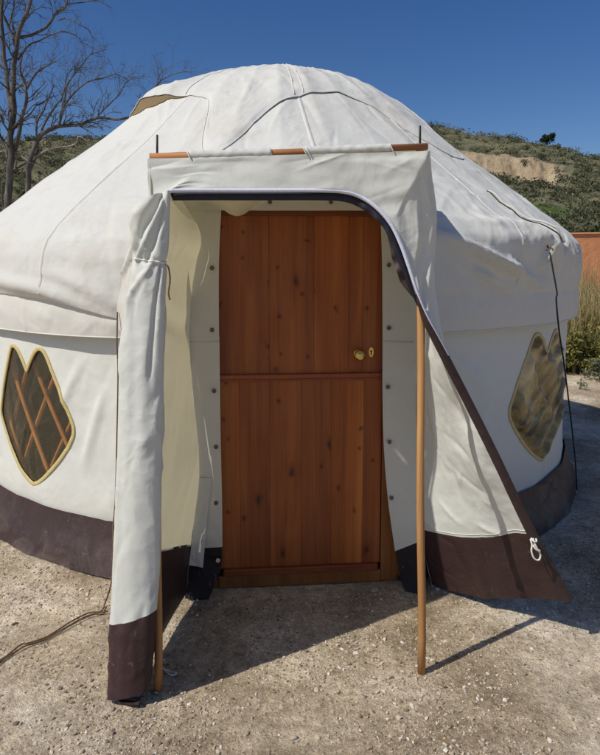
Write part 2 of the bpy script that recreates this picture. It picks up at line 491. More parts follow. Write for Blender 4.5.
def wall_disp(phi, z):
    U = np.radians(phi) * 2.2; P = np.stack([U * 1.0, z * 1.0, 0 * z], -1)
    d = .020 * pn(P * np.array([1.6, .8, 1])) + .010 * pn(P * np.array([4.5, 2.0, 1]) + 3) + .006 * np.abs(pn(P * np.array([7, 4, 1]) + 9))
    d += creases(U, z, 60, 11, -2.9, 2.9, .2, 1.2, (.12, .5), .006, .016, (.5, 2.6))
    # drag lines hanging from the eave on the right
    for (pa, za, pb, zb, am) in ((22, 1.18, 36, .80, .012), (24, .95, 33, .6, .010), (-24, 1.1, -30, .75, .012), (-21, .95, -25.5, .45, .012), (-50, .95, -46, .4, .012)):
        ua, ub = math.radians(pa) * 2.2, math.radians(pb) * 2.2
        L = math.hypot(ub - ua, zb - za); tx, tz = (ub - ua) / L, (zb - za) / L
        al = (U - ua) * tx + (z - za) * tz; pe = -(U - ua) * tz + (z - za) * tx
        d += am * np.exp(-(pe / .03) ** 2) * np.clip(4 * (al / L) * (1 - al / L), 0, 1)
    return d

Z = np.concatenate([np.arange(.0, .2, .04), np.arange(.2, 1.36, .0125)])
pp, zz = np.meshgrid(PHI, Z, indexing='ij')
rw = 2.21 + wall_disp(pp, zz) + .015 * sstep(.45, .15, zz)
P = cyl(pp, rw, zz)
pc = (pp[:-1, :-1] + pp[1:, 1:]) / 2; zc = (zz[:-1, :-1] + zz[1:, 1:]) / 2
keep = ~(in_poly(pc, zc, H1) | in_poly(pc, zc, H2) | ((pc > YF - 11.5) & (pc < YF + 11.5)))
keep = np.concatenate([keep, np.ones((1, keep.shape[1]), bool)])
mesh_obj('wall_canvas', P.reshape(-1, 3), [q[::1] for q in grid_faces(len(PHI), len(Z), True, keep)], M_wall, yurt)

# skirt
tt = np.linspace(0, 1, 26)
pp, t2 = np.meshgrid(PHI, tt, indexing='ij')
U = np.radians(pp) * 2.3
zz = .255 * (1 - t2) + .003
zz += .012 * pn(np.stack([U * .9, 0 * U, 0 * U], -1), 4) * (1 - t2)
rr = 2.236 + .085 * t2 ** 1.3 + t2 * (.03 * pn(np.stack([U * 1.5, t2, 0 * U], -1), 5) + .018 * pn(np.stack([U * 4, t2 * 2, 0 * U], -1), 6)) + .012 * np.sin(np.clip(t2, 0, 1) * 3.1) * pn(np.stack([U * 3, 0 * U, 0 * U], -1), 8)
rr += creases(U, zz, 90, 5, -3.2, 3.2, 0, .25, (.08, .4), .0075, .016)
P = cyl(pp, rr + wall_disp(pp, zz * 0 + .25) * (1 - t2), zz)
pc = (pp[:-1, :-1] + pp[1:, 1:]) / 2
keep = ~((pc > YF - 11.8) & (pc < YF + 11.8)); keep = np.concatenate([keep, np.ones((1, keep.shape[1]), bool)])
mesh_obj('skirt', P.reshape(-1, 3), grid_faces(len(PHI), 26, True, keep), M_skirt, yurt)

# valance hanging under the roof edge
tt = np.linspace(0, 1, 18)
pp, t2 = np.meshgrid(PHI, tt, indexing='ij')
U = np.radians(pp) * 2.28
edge = 1.215 + .010 * pn(np.stack([U * 1.1, 0 * U, 0 * U], -1), 14) + .010 * np.sin(np.radians(pp) * 3)
dip = .10 * np.exp(-((pp + 14) / 10.0) ** 2)
ztop = 1.415 - dip * .9
zz = ztop + (edge - .01 - ztop) * t2
rr = 2.262 + .012 * np.sin(t2 * 3) + .006 * pn(np.stack([U * 3, t2 * 1.5, 0 * U], -1), 15) + .004 * pn(np.stack([U * 9, t2 * 3, 0 * U], -1), 16) + t2 * .012 * pn(np.stack([U * 2.2, 0 * U, 0 * U], -1), 17)
for sp in (-33.5, -13.5, 27, 47, -57, 66):     # stitched joins
    rr += .006 * np.exp(-(np.abs(pp - sp) * 2.28 * math.pi / 180 / .008) ** 2) + .003 * np.exp(-(np.abs(pp - sp - .9) * 2.28 * math.pi / 180 / .006) ** 2)
rr += creases(U, zz, 110, 31, -2.9, 2.9, 1.22, 1.42, (.05, .2), .0045, .009)
Pv_ = cyl(pp, rr, zz)
mesh_obj('valance', Pv_.reshape(-1, 3), grid_faces(len(PHI), 18, True, clear_of_door(Pv_)), M_val, yurt)
# hem roll at its lower edge
for hp in (np.arange(-80, -7.9, 1.0), np.arange(18, 82, 1.0)):
  ee = np.interp(hp, PHI, edge[:, 0]); er = np.interp(hp, PHI, rr[:, -1])
  tube_obj('valance_hem', cyl(hp, er + .001, ee - .008), .0035, M_val, yurt, 6)

# roof
NS = 170
s = np.linspace(0, _s[-1], NS)
pr_r, pr_z = prof(s)
pp, ss = np.meshgrid(PHI, s, indexing='ij')
r0, z0 = prof(ss)
dr = np.gradient(pr_r, s); dz = np.gradient(pr_z, s)
ln = np.hypot(dr, dz); nr_ = np.broadcast_to(dz / ln, pp.shape); nz_ = np.broadcast_to(-dr / ln, pp.shape)
U = np.radians(pp) * np.maximum(r0, .3); V = ss
xy = cyl(pp, r0, z0)
d = .020 * pn(xy * 1.3, 21) + .007 * pn(xy * 3.1, 22) + .002 * np.abs(pn(xy * 7, 23))
# rafters under the cloth: cloth sags a little between them
raf = np.abs(np.sin(np.radians((pp - 3) * 36 / 2)))
d += -.008 * raf * sstep(0.25, .6, ss) * sstep(_s[-1], _s[-1] - .9, ss)
# puckers along the eave
ev = np.exp(-((ss - .22) / .22) ** 2)
d += ev * (.020 * pn(np.stack([U * 4, V * 2.2 + U * 1.2, 0 * U], -1), 24) + .012 * np.abs(pn(np.stack([U * 9 + V * 4, V * 4, 0 * U], -1), 25)))
d += creases(U, V, 150, 41, -2.6, 2.8, 0, 2.6, (.25, 1.0), .0075, .012, (.9, 2.2)) + creases(U, V, 60, 43, -2.6, 2.8, .3, 2.6, (.15, .6), .006, .010)
d += creases(U, V, 120, 42, .4, 2.2, .05, .9, (.12, .4), .010, .016, (1.9, 3.0))
d += sstep(8, 22, pp) * (1 - .85 * sstep(42, 56, pp)) * (.036 * np.exp(-((ss - .295) / .085) ** 2) - .012 * np.exp(-((ss - .10) / .08) ** 2))
# strong drag folds on the right shoulder
def fold(pa, sa, pb, sb, am, wd):
    global d
    ua, ub = math.radians(pa) * 2.2, math.radians(pb) * 2.2
    UU = np.radians(pp) * 2.2
    L = math.hypot(ub - ua, sb - sa); tx, tz = (ub - ua) / L, (sb - sa) / L
    al = (UU - ua) * tx + (V - sa) * tz; pe = -(UU - ua) * tz + (V - sa) * tx
    d = d + am * np.exp(-(pe / wd) ** 2) * np.clip(4 * (al / L) * (1 - al / L), 0, 1)
fold(21, .30, 43, .02, .075, .026); fold(24, .20, 34, .02, .025, .02); fold(27, .13, 32, .06, .035, .014); fold(44, .30, 41, .12, .045, .02); fold(49, .34, 47, .16, .04, .016); fold(53, .30, 54.5, .10, .04, .014); fold(40, .33, 44, .22, .035, .016); fold(33, .20, 37, .10, .03, .012); fold(44, .46, 47, .12, .03, .03)
fold(38, .42, 46, .2, .03, .025); fold(50, .45, 53, .1, .025, .022); fold(-46, .10, -14, -.02, .03, .04); fold(-30, .14, -12, .03, .02, .03)
fold(20, .42, 52, .36, .02, .05)
d *= sstep(_s[-1], _s[-1] - .3, ss) * .9 + .1
d *= 1 - sstep(14, 20, pp) * sstep(.16, .0, ss) * .85
rr = r0 + d * nr_; zz = z0 + d * nz_
low = sstep(.28, .0, ss) * np.exp(-((pp + 14) / 10.0) ** 2)
zz -= .11 * low
P_roof = cyl(pp, rr, zz)
# sheet tucks under at its lower edge
mesh_obj('roof_canvas', P_roof.reshape(-1, 3), grid_faces(len(PHI), NS, True, clear_of_door(P_roof)), M_roof, yurt)
# pocket behind the fold: cloth turning under
tk = np.linspace(0, 1, 5)
pk, tk2 = np.meshgrid(PHI, tk, indexing='ij')
rb = rr[:, :1] * (1 - tk2) + (2.225) * tk2
zb = zz[:, :1] - .012 * np.sin(tk2 * 3.1)
Ph_ = cyl(pk, rb, zb)
mesh_obj('roof_hem', Ph_.reshape(-1, 3), [q[::-1] for q in grid_faces(len(PHI), 5, True, clear_of_door(Ph_))], M_val, yurt)
# radial lapped seams on the roof
def roof_pt(phi, s_, off=.004):
    i = np.interp(phi, PHI, np.arange(len(PHI))); j = np.interp(s_, s, np.arange(NS))
    i0 = np.clip(np.floor(i).astype(int), 0, len(PHI) - 2); j0 = np.clip(np.floor(j).astype(int), 0, NS - 2)
    fi = (i - i0)[..., None]; fj = (j - j0)[..., None]
    p = P_roof[i0, j0] * (1 - fi) * (1 - fj) + P_roof[i0 + 1, j0] * fi * (1 - fj) + P_roof[i0, j0 + 1] * (1 - fi) * fj + P_roof[i0 + 1, j0 + 1] * fi * fj
    nr1 = np.interp(s_, s, dz / ln); nz1 = np.interp(s_, s, -dr / ln)
    a = np.radians(phi)
    return p + off * np.stack([nr1 * np.sin(a), -nr1 * np.cos(a), nz1], -1)
for ph in (-58, -29, 8, 36, 64):
    sv = np.linspace(.75 if ph == 8 else .03, 2.3, 80); hw = .012
    ph_s = ph + 1.2 * np.sin(sv * 1.3)
    strip = []
    for o_, h_ in ((-1, -.001), (-.85, .0022), (0, .003), (.85, .0022), (1, -.001)):
        rloc = np.maximum(.2, prof(sv)[0])
        strip.append(roof_pt(ph_s + np.degrees(o_ * hw / rloc), sv, h_))
    S_ = np.stack(strip, 0)
    mesh_obj('roof_seam', S_.reshape(-1, 3), grid_faces(5, 80), M_roof, yurt)

# crown cover: scalloped sheet lying over the top; edge radius by azimuth
ea = [(-180, 1.1), (-150, 1.55), (-120, 1.0), (-92, 1.55), (-70, 1.15), (-60, 1.18), (-52, 1.17), (-42, 1.15), (-35, 1.12), (-27, 1.12), (-19, 1.17), (-16.5, 1.26), (-14.5, 1.42), (-13.5, 1.60), (-13, 1.72), (-7, 1.72), (-5, 1.53), (-1.5, 1.36), (4, 1.23), (12, 1.15), (23, 1.10), (31, 1.17), (36, 1.26), (40, 1.42), (46, 1.57), (52, 1.62), (56, 1.50), (66, 1.15), (90, 1.0), (120, 1.6), (150, 1.05), (180, 1.1)]
ea = np.array(ea, float)
CP = np.arange(-180, 180, .75)
redge = np.interp(CP, ea[:, 0], ea[:, 1])
redge = np.convolve(np.r_[redge[-4:], redge, redge[:4]], np.array([1, 2, 3, 4, 5, 4, 3, 2, 1]) / 25, 'same')[4:-4]
# find s of that radius
s_of_r = lambda r_: np.interp(-r_, -PR[:, 0], _s)
NT_ = 70
tq = np.linspace(0, 1, NT_)
cpg, tg = np.meshgrid(CP, tq, indexing='ij')
rg = redge[:, None] * (1 - tg) ** 1.0
sg = s_of_r(rg)
Pc = roof_pt(np.where(cpg > 179.2, 179.2, cpg), sg, 0.0)
a = np.radians(cpg)
nrm = np.stack([np.interp(sg, s, dz / ln) * np.sin(a), -np.interp(sg, s, dz / ln) * np.cos(a), np.interp(sg, s, -dr / ln)], -1)
Uc = np.radians(cpg) * rg
off = .003 + .010 * sstep(0, .05, tg) * (1 + 1.2 * pn(np.stack([np.radians(cpg) * 3, 0 * cpg, 0 * cpg], -1), 57)) + .006 * sstep(0, .15, tg) + .03 * sstep(.75, .35, rg) + sstep(0, .06, tg) * (.010 * pn(Pc * 2.4, 51) + .002 * np.abs(pn(Pc * 6, 52)) + creases(Uc, sg, 80, 53, -1.2, 1.4, .8, 2.6, (.2, .9), .0085, .011))
gap = np.exp(-((cpg + 45) / 10) ** 2) * sstep(.30, 0, tg)          # lifted lip on the left
off = off + .07 * gap
lip2 = np.exp(-((cpg - 14) / 16.0) ** 2) * sstep(.14, 0, tg)
off = off + .005 * lip2 * (1 + pn(np.stack([np.radians(cpg) * 9, 0 * cpg, 0 * cpg], -1), 58))
raf2 = np.abs(np.sin(np.radians((cpg - 3) * 8)))
off = off - .002 * raf2 * sstep(.45, .8, rg)
P_cov = Pc + nrm * off[..., None]
cov = mesh_obj('crown_cover', P_cov.reshape(-1, 3), grid_faces(len(CP), NT_, True), M_roof, yurt)
hemv = P_cov[:, 0] + .002 * nrm[:, 0]
sel = (CP > -75) & (CP < 80)
tube_obj('cover_hem', hemv[sel], .0026, M_roof, cov, 6)
for cph in (-30, 7.5, 10.5, 58, 61):                 # stitched joins on the cover
    kx = int(np.argmin(np.abs(CP - cph))); line = P_cov[kx, 1:58] + nrm[kx, 1:58] * .0015
    tube_obj('cover_seam', line, .0032, M_roof, cov, 6)
# brown underside showing in the lifted lip
sel = (CP > -68) & (CP < -29)
a0 = P_cov[sel, 0] - nrm[sel, 0] * .006; b0 = Pc[sel, 0] + nrm[sel, 0] * .004
q = np.stack([a0 + (b0 - a0) * k for k in np.linspace(0, 1, 4)], 1)
mesh_obj('cover_underside', q.reshape(-1, 3), grid_faces(q.shape[0], 4), M_under, cov)

# windows
def window(Hh, r_out, trim, panemat, folds, seed):
    nH = len(Hh)
    cen = np.array([(Hh[:, 0].max() + Hh[:, 0].min()) / 2, Hh[:, 1].mean()])
    k_ = math.radians(1) * 2.21
    Q = np.stack([(Hh[:, 0] - cen[0]) * k_, Hh[:, 1] - cen[1]], -1)
    T = np.roll(Q, -1, 0) - np.roll(Q, 1, 0); T /= np.linalg.norm(T, axis=1)[:, None]
    Nn = np.stack([T[:, 1], -T[:, 0]], -1)
    if np.sum(Nn * Q) < 0: Nn = -Nn
    rings = []
    for o_, h_ in ((-.0105, -.004), (-.010, .0015), (-.006, .0026), (.006, .0026), (.010, .0018), (.0105, -.003)):
        q = Q + Nn * o_
        ph = cen[0] + q[:, 0] / k_; z = cen[1] + q[:, 1]
        rings.append(cyl(ph, 2.21 + wall_disp(ph, z) * 1.0 + .004 + h_, z))
    G = np.stack(rings, 1)
    # pane grid
    pu = np.linspace(Hh[:, 0].min() - .6, Hh[:, 0].max() + .6, 80); pv = np.linspace(Hh[:, 1].min() - .02, Hh[:, 1].max() + .02, 90)
    g1, g2 = np.meshgrid(pu, pv, indexing='ij')
    dd = wall_disp(g1, g2) * 1.0 - .004
    Um = (g1 - cen[0]) * k_; Vm = g2 - cen[1]
    ed = np.full(g1.shape, 9.0)
    for qx, qy in Q: ed = np.minimum(ed, np.hypot(Um - qx, Vm - qy))
    inside = sstep(0, .055, ed)
    if folds:
        # the plastic and the blind behind it hang in crossing diagonal pleats
        ph_ = (Vm * .80 - Um * .60) * 7.6 + .55 * pn(np.stack([Um * 3, Vm * 3, 0 * Um], -1), seed) + .4
        saw = ph_ - np.floor(ph_)
        pl = np.where(saw < .86, saw / .86, (1 - saw) / .14)
        ph2 = (Vm * .62 + Um * .78) * 5.0 + .5 * pn(np.stack([Um * 3, Vm * 3, 0 * Um + 4], -1), seed) + .2
        saw2 = ph2 - np.floor(ph2)
        pl2 = np.where(saw2 < .8, saw2 / .8, (1 - saw2) / .2)
        sel_ = sstep(-.1, .12, pn(np.stack([Um * 2.2, Vm * 2.2, 0 * Um + 9], -1), seed + 3))
        dd = dd + inside * (.004 + .042 * pl * (1 - .75 * sel_) + .032 * pl2 * sel_)
        dd = dd + inside * creases(Um, Vm, 26, seed, -.35, .35, -.4, .4, (.15, .5), .005, .012, (.3, 2.0))
    else:
        dd = dd + inside * creases(Um, Vm, 34, seed, -.35, .35, -.4, .4, (.15, .6), .005, .014, (.3, 2.0))
    kp = in_poly(g1, g2, np.stack([cen[0] + (Q + Nn * .008)[:, 0] / k_, cen[1] + (Q + Nn * .008)[:, 1]], -1))
    kf = kp[:-1, :-1] & kp[1:, 1:] & kp[1:, :-1] & kp[:-1, 1:]
    pan = mesh_obj('window', cyl(g1, 2.21 + dd, g2).reshape(-1, 3), grid_faces(80, 90, False, kf), panemat, yurt)
    mesh_obj('window_binding', G.reshape(-1, 3), grid_faces(nH, 6, True), trim, pan)
    return pan
w1 = window(H1, 2.21, M_trim, M_pane, None, 61)
w1['label'] = 'clear heart window showing the wooden lattice inside'
w2 = window(H2, 2.21, M_trim2, M_pane2, [(-.38, .12, .06, -.20, .050, .010), (-.34, -.14, .36, .20, .055, .020), (-.30, .17, .30, .26, .045, .022), (-.20, -.24, .36, .06, .050, .018), (-.12, -.34, .30, -.10, .045, .016), (-.36, .24, -.02, -.10, .045, .010), (-.30, .0, .34, .32, .035, .012), (-.16, -.30, .30, -.02, -.03, .02), (-.3, -.07, .36, .26, -.035, .02)], 62)
w2['label'] = 'heart window of shiny creased tan plastic'

# lattice inside
def rod(ph):
    V_, F__ = tube(ph, .0118, 7)
    mesh_obj('lattice_rod', V_, F__, M_stick, yurt)
zl = np.linspace(.02, 1.36, 14)
for k in range(-9, 12):
    p0 = -39.2 + 7.4 * k
    if -75 < p0 < 85:
        ph = p0 - (zl - .75) * 16.5
        if not ((ph > YF - 14) & (ph < YF + 14)).any(): rod(cyl(ph, 2.165, zl))
        ph = p0 + 1.2 + (zl - .62) * 17.5
        if not ((ph > YF - 14) & (ph < YF + 14)).any(): rod(cyl(ph, 2.138, zl))

# ------------------------------------------------------------------ door
ua = np.array([math.cos(R(YF)), math.sin(R(YF)), 0]); na = np.array([math.sin(R(YF)), -math.cos(R(YF)), 0]); za = np.array([0, 0, 1.0])
DO = np.array([.02, 2.885, 0.0])
def dplane(px, py, off=0.0):
    """(u, z) where the sight line meets the door plane moved out by off"""
    d_ = ray(px, py); o_ = np.array([0, 0, EYE]); q = DO + na * off
    t = np.dot(q - o_, na) / np.dot(d_, na); p = o_ + d_ * t
    return float(np.dot(p - DO, ua)), float(p[2])
def dpt(u, z, off=0.0): return DO + ua * u + za * z + na * off

uL = dplane(220, 400)[0] - .015; uR = dplane(381, 400)[0] + .004
zT = dplane(300, 211)[1]; zB = dplane(300, 571)[1]; zM = dplane(300, 376)[1]
door = bpy.data.objects.new('door', None); door.empty_display_size = .1; COL.objects.link(door)
door.location = DO - np.array([C[0], C[1], 0]); door.parent = yurt
door.rotation_euler = (0, 0, 0)
seams_u = [dplane(x, 300)[0] for x in (269, 314, 349, 363)]
seams_l = [dplane(x, 470)[0] for x in (240, 270, 302, 331, 363)]
def leaf(name, z0_, z1_, seams, order):
    edges = [uL] + seams + [uR]
    for i in range(len(edges) - 1):
        m = MB(); box_mb(m, DO, ua, na, za, edges[i] + .0004, edges[i + 1] - .0004, -.03, .0, z0_, z1_, .0009)
        m.build(name, M_door[order[i]], door, False)
leaf('upper_plank', zM + .012, zT - .022, seams_u, (0, 2, 3, 1, 4))
leaf('lower_plank', zB + .03, zM - .012, seams_l, (1, 0, 2, 0, 3, 1))
m = MB(); box_mb(m, DO, ua, na, za, uL, uR + .001, -.026, .016, zM - .010, zM + .012, .004)
box_mb(m, DO, ua, na, za, uL, uR + .001, -.024, .009, zM - .022, zM - .0105, .003)
m.build('middle_rail', M_rail, door, False)
m = MB(); box_mb(m, DO, ua, na, za, uL, uR, -.024, .014, zT - .022, zT + .012, .004); m.build('top_rail', M_rail, door, False)
m = MB(); box_mb(m, DO, ua, na, za, uL + .02, uR - .012, -.02, .02, zB - .004, zB + .030, .005); m.build('weather_bar', M_rail, door, False)
m = MB()
ku, kz = dplane(358, 354)
lathe(m, dpt(ku, kz, .001), na, [(.024, 0), (.024, .003), (.013, .007), (.0085, .011), (.0085, .024), (.016, .03), (.0235, .038), (.026, .047), (.0235, .056), (.015, .062), (.004, .064)], 24)
m.build('door_knob', M_brass, door)
m = MB()
eu, ez = dplane(371, 352)
pts = []
for k in range(28):
    an = 2 * math.pi * k / 28; pts.append((.0135 * math.cos(an), .026 * math.sin(an)))
V = [dpt(eu + x, ez + y, .001) for x, y in pts] + [dpt(eu + x * .85, ez + y * .9, .005) for x, y in pts]
m.add(V, [(k, (k + 1) % 28, 28 + (k + 1) % 28, 28 + k) for k in range(28)] + [tuple(range(28, 56))])
plate = m.build('keyhole_plate', M_brass, door, False)
m = MB()
lathe(m, dpt(eu, ez + .005, .004), na, [(.0048, 0), (.0048, .0022)], 14)
box_mb(m, dpt(eu, ez - .004, .004), ua, na, za, -.0026, .0026, 0, .0021, -.011, .008, 0)
m.build('keyhole', M_hole, door, False)
# frame: jambs, head and sill
m = MB()
uRo = dplane(397, 560)[0] + .02
box_mb(m, DO, ua, na, za, uL - .075, uL - .004, -.05, .006, .0, zT + .07, .004)
m.build('door_jamb', M_frame, yurt, False)
m = MB(); box_mb(m, DO, ua, na, za, uR + .004, uRo, -.05, .006, .0, zT + .07, .004); m.build('door_jamb', M_frame, yurt, False)
m = MB(); box_mb(m, DO, ua, na, za, uL - .003, uR + .003, -.05, .004, zT + .014, zT + .07, .003); m.build('door_head', M_frame, yurt, False)
m = MB(); box_mb(m, DO, ua, na, za, uL - .003, uR + .003, -.05, .012, .0, zB - .006, .004); m.build('door_sill', M_frame, yurt, False)
# dark backing so no light leaks round the door
m = MB(); box_mb(m, DO, ua, na, za, uL - .07, uRo - .005, -.08, -.054, 0.0, zT + .06, .002); m.build('door_backing', M_frame, yurt, False)

# ------------------------------------------------------------------ cloth patches through rows of points
def rows_patch(rows, nu, nv, bow=0.0):
    """rows: list of (L, R) 3-D points top to bottom -> grid [nu across, nv down]"""
    Lc = curve([r_[0] for r_ in rows], nv); Rc = curve([r_[1] for r_ in rows], nv)
    t = np.linspace(0, 1, nu)[:, None, None]
    return Lc[None] * (1 - t) + Rc[None] * t

def cloth(name, P, mat, parent, wr=.004, seed=0, ncr=20, cramp=.004, flip=False, ang=(0, math.pi), crw=.012, extra=None):
    nu, nv = P.shape[:2]
    N = grid_normals(P)
    U = np.concatenate([np.zeros((1, nv)), np.cumsum(np.linalg.norm(np.diff(P, axis=0), axis=-1), 0)])
    V = np.concatenate([np.zeros((nu, 1)), np.cumsum(np.linalg.norm(np.diff(P, axis=1), axis=-1), 1)], 1)
    D = wr * 1.6 * pn(P * 4.0, seed) + wr * .8 * pn(P * 10.0, seed + 1) + wr * .6 * np.abs(pn(P * 18, seed + 2))
    if ncr: D = D + creases(U, V, ncr, seed + 100, 0, U.max(), 0, V.max(), (.06, .3), cramp, crw, ang)
    if extra is not None: D = D + extra(U, V, U / max(1e-6, U.max()), V / max(1e-6, V.max()))
    Q = P + N * D[..., None]
    fs = grid_faces(nu, nv)
    if flip: fs = [f[::-1] for f in fs]
    return mesh_obj(name, Q.reshape(-1, 3), fs, mat, parent), Q

def A(*p): return at(*p)

# canvas surround buttoned over the door frame (part of the yurt)
def surround(name, rows, mat, seed, **k):
    P = rows_patch([(A(*l_), A(*r_)) for l_, r_ in rows], 24, 90)
    return cloth(name, P, mat, yurt, .003, seed, 10, .003, **k)
surround('door_surround', [((180, 196, 2.80), (221.5, 203, 2.815)), ((184, 260, 2.80), (219, 262, 2.815)), ((183, 330, 2.79), (219, 330, 2.81)), ((184, 345, 2.788), (219.5, 345, 2.808)), ((187, 430, 2.78), (220.5, 430, 2.80)), ((195, 500, 2.78), (222, 500, 2.795)), ((203, 548, 2.785), (222.5, 547, 2.785))], M_strip, 201)
surround('door_surround', [((380, 205, 2.865), (416, 196, 2.85)), ((382, 262, 2.868), (416, 262, 2.85)), ((382.5, 330, 2.87), (416, 330, 2.85)), ((382.5, 400, 2.87), (416, 400, 2.85)), ((384, 450, 2.868), (417, 450, 2.845)), ((388, 500, 2.862), (418, 500, 2.84)), ((395, 551, 2.85), (421, 541, 2.83))], M_strip, 211)
surround('door_surround', [((178, 186, 2.82), (416, 186, 2.88)), ((180, 199, 2.806), (416, 199, 2.862)), ((182, 210.5, 2.802), (416, 210.5, 2.858))], M_strip, 221)
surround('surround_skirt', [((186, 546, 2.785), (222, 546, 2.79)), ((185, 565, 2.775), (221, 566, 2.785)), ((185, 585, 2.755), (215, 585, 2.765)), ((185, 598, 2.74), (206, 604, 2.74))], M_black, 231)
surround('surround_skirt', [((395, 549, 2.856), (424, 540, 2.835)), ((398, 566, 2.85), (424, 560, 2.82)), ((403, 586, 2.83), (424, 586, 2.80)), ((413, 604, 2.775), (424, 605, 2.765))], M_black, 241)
surround('surround_lining', [((196, 478, 2.768), (212, 478, 2.786)), ((194, 520, 2.762), (207, 520, 2.778)), ((189, 565, 2.75), (203, 568, 2.768))], M_strip, 251)
def seam(px0, py0, px1, py1, Y0, Y1, parent, mat=M_strip, r_=.0022):
    tube_obj('seam', [A(px0, py0, Y0), A((px0 + px1) / 2, (py0 + py1) / 2 + .6, (Y0 + Y1) / 2), A(px1, py1, Y1)], r_, mat, parent, 6)
seam(186, 342, 219, 341.5, 2.786, 2.806, yurt); seam(383, 341.5, 413, 342, 2.862, 2.848, yurt)
def stud(px, py, off, mat=M_stud, rad=.0105):
    u_, z_ = dplane(px, py, off)
    m_ = MB(); lathe(m_, dpt(u_, z_, off - .004), na, [(rad * .9, 0), (rad, .003), (rad * .95, .006), (rad * .55, .0075), (rad * .5, .005), (rad * .2, .005)], 14)
    return m_.build('toggle_stud', mat, yurt)
for px, py in ((212, 268), (212, 330)): stud(px, py, .046)
for px, py in ((214, 391), (216, 447), (216, 503)): stud(px, py, .060)
for px, py in ((389, 265), (389, 328), (388, 387), (389.5, 442), (391.5, 498)): stud(px, py, .066)
stud(270, 202, .054, rad=.010); stud(331, 202, .064, rad=.010)
stud(218, 560.5, .076, M_studw); stud(404, 567, .080, M_stud)

# ------------------------------------------------------------------ the porch
porch = thing('canvas_porch', (0, 2.3, 0), 'white canvas porch zipped open in front of the pine door', 'porch')
bl, br = A(150, 157, 2.25), A(427.5, 146.5, 2.25)
bx = br - bl
def barp(px): return bl + bx * ((px - 150) / 277.5)
tube_obj('crossbar', [bl, bl + bx * .5 + np.array([0, 0, -.002]), br], .0118, M_bar, porch, 14)

zip_pts = [(147, 203, 2.225), (160, 200, 2.19), (168, 190.5, 2.19), (185, 189, 2.20), (250, 189, 2.215), (320, 189, 2.23), (345, 190.5, 2.24), (362, 196, 2.245), (378, 207, 2.235), (392, 223, 2.226), (402, 243, 2.222), (410, 265, 2.220), (418, 291, 2.222), (428, 316, 2.232), (441, 341, 2.250), (470, 397, 2.295), (500, 457, 2.325), (536, 532, 2.365), (573, 599, 2.40)]
ZP = np.array(zip_pts, float)
Zc = curve(ZP, 220)                                 # in px, depth
# split index where header ends
i_end = int(np.argmin(np.hypot(Zc[:, 0] - 445, Zc[:, 1] - 349)))
zh = Zc[:i_end + 1]
# top line of the header: along the bar, then down the corner of the porch
nT = len(zh)
tb = []
cl = curve([(430, 152.5, 2.25), (433.5, 185, 2.275), (437, 215, 2.29), (435.5, 245, 2.29), (434.5, 275, 2.288), (438.5, 312, 2.282), (445, 349, 2.278)], 40)
ncorner = 62
for i in range(nT - ncorner):
    t = i / (nT - ncorner - 1); px = 147.5 + (430 - 147.5) * t
    tb.append((px, 158.5 + (151 - 158.5) * t, 2.236))
ci = np.linspace(0, 39, ncorner + 1)[1:]
for c_ in ci:
    i0 = int(min(38, math.floor(c_))); f_ = c_ - i0
    tb.append(tuple(cl[i0] * (1 - f_) + cl[i0 + 1] * f_))
tb = np.array(tb)
Top = np.array([A(*p) for p in tb]); Bot = np.array([A(*p) for p in zh])
tv = np.linspace(0, 1, 44)[None, :, None]
P = Top[:, None] * (1 - tv) + Bot[:, None] * tv
def hdr_extra(U, V, u, v):
    d_ = .012 * np.exp(-((v - .45) / .3) ** 2) * np.sin(u * 9 + v * 2)
    # long soft horizontal ripples near the top, drag to the corner
    d_ += .010 * pn(np.stack([U * 2.5, V * 14, 0 * U], -1), 71) + .006 * pn(np.stack([U * 7, V * 9 + U * 4, 0 * U], -1), 72)
    cor = sstep(.55, .95, u)
    d_ += cor * .010 * np.sin(U * 60 + V * 8) * sstep(0, .3, v) * sstep(1, .7, v)
    return d_ * sstep(0, .12, v) * sstep(1.0, .85, v)
cloth('header_panel', P, M_porch, porch, .003, 301, 46, .005, True, (-.5, .5), .012, hdr_extra)
# sleeve holding the bar, in two lengths
for a_, b_ in ((189, 272), (305, 391)):
    n_ = 30
    pts = [barp(a_ + (b_ - a_) * k / n_) + np.array([0, 0, -.001 + .0015 * math.sin(k * 1.7)]) for k in range(n_ + 1)]
    rad = [.0160 + .0006 * math.sin(k * 1.3) + .0007 * math.sin(k * .5) for k in range(n_ + 1)]
    tube_obj('bar_sleeve', pts, rad, M_porch, porch, 12)
# little tie at each sleeve end
for px in (188, 303, 306, 389):
    tube_obj('tie', curve([barp(px) + np.array([0, -.015, .012]), barp(px + 2) + np.array([0, -.02, -.004]), barp(px + 3) + np.array([.004, -.017, -.018])], 8), .0022, M_cordw, porch, 5)

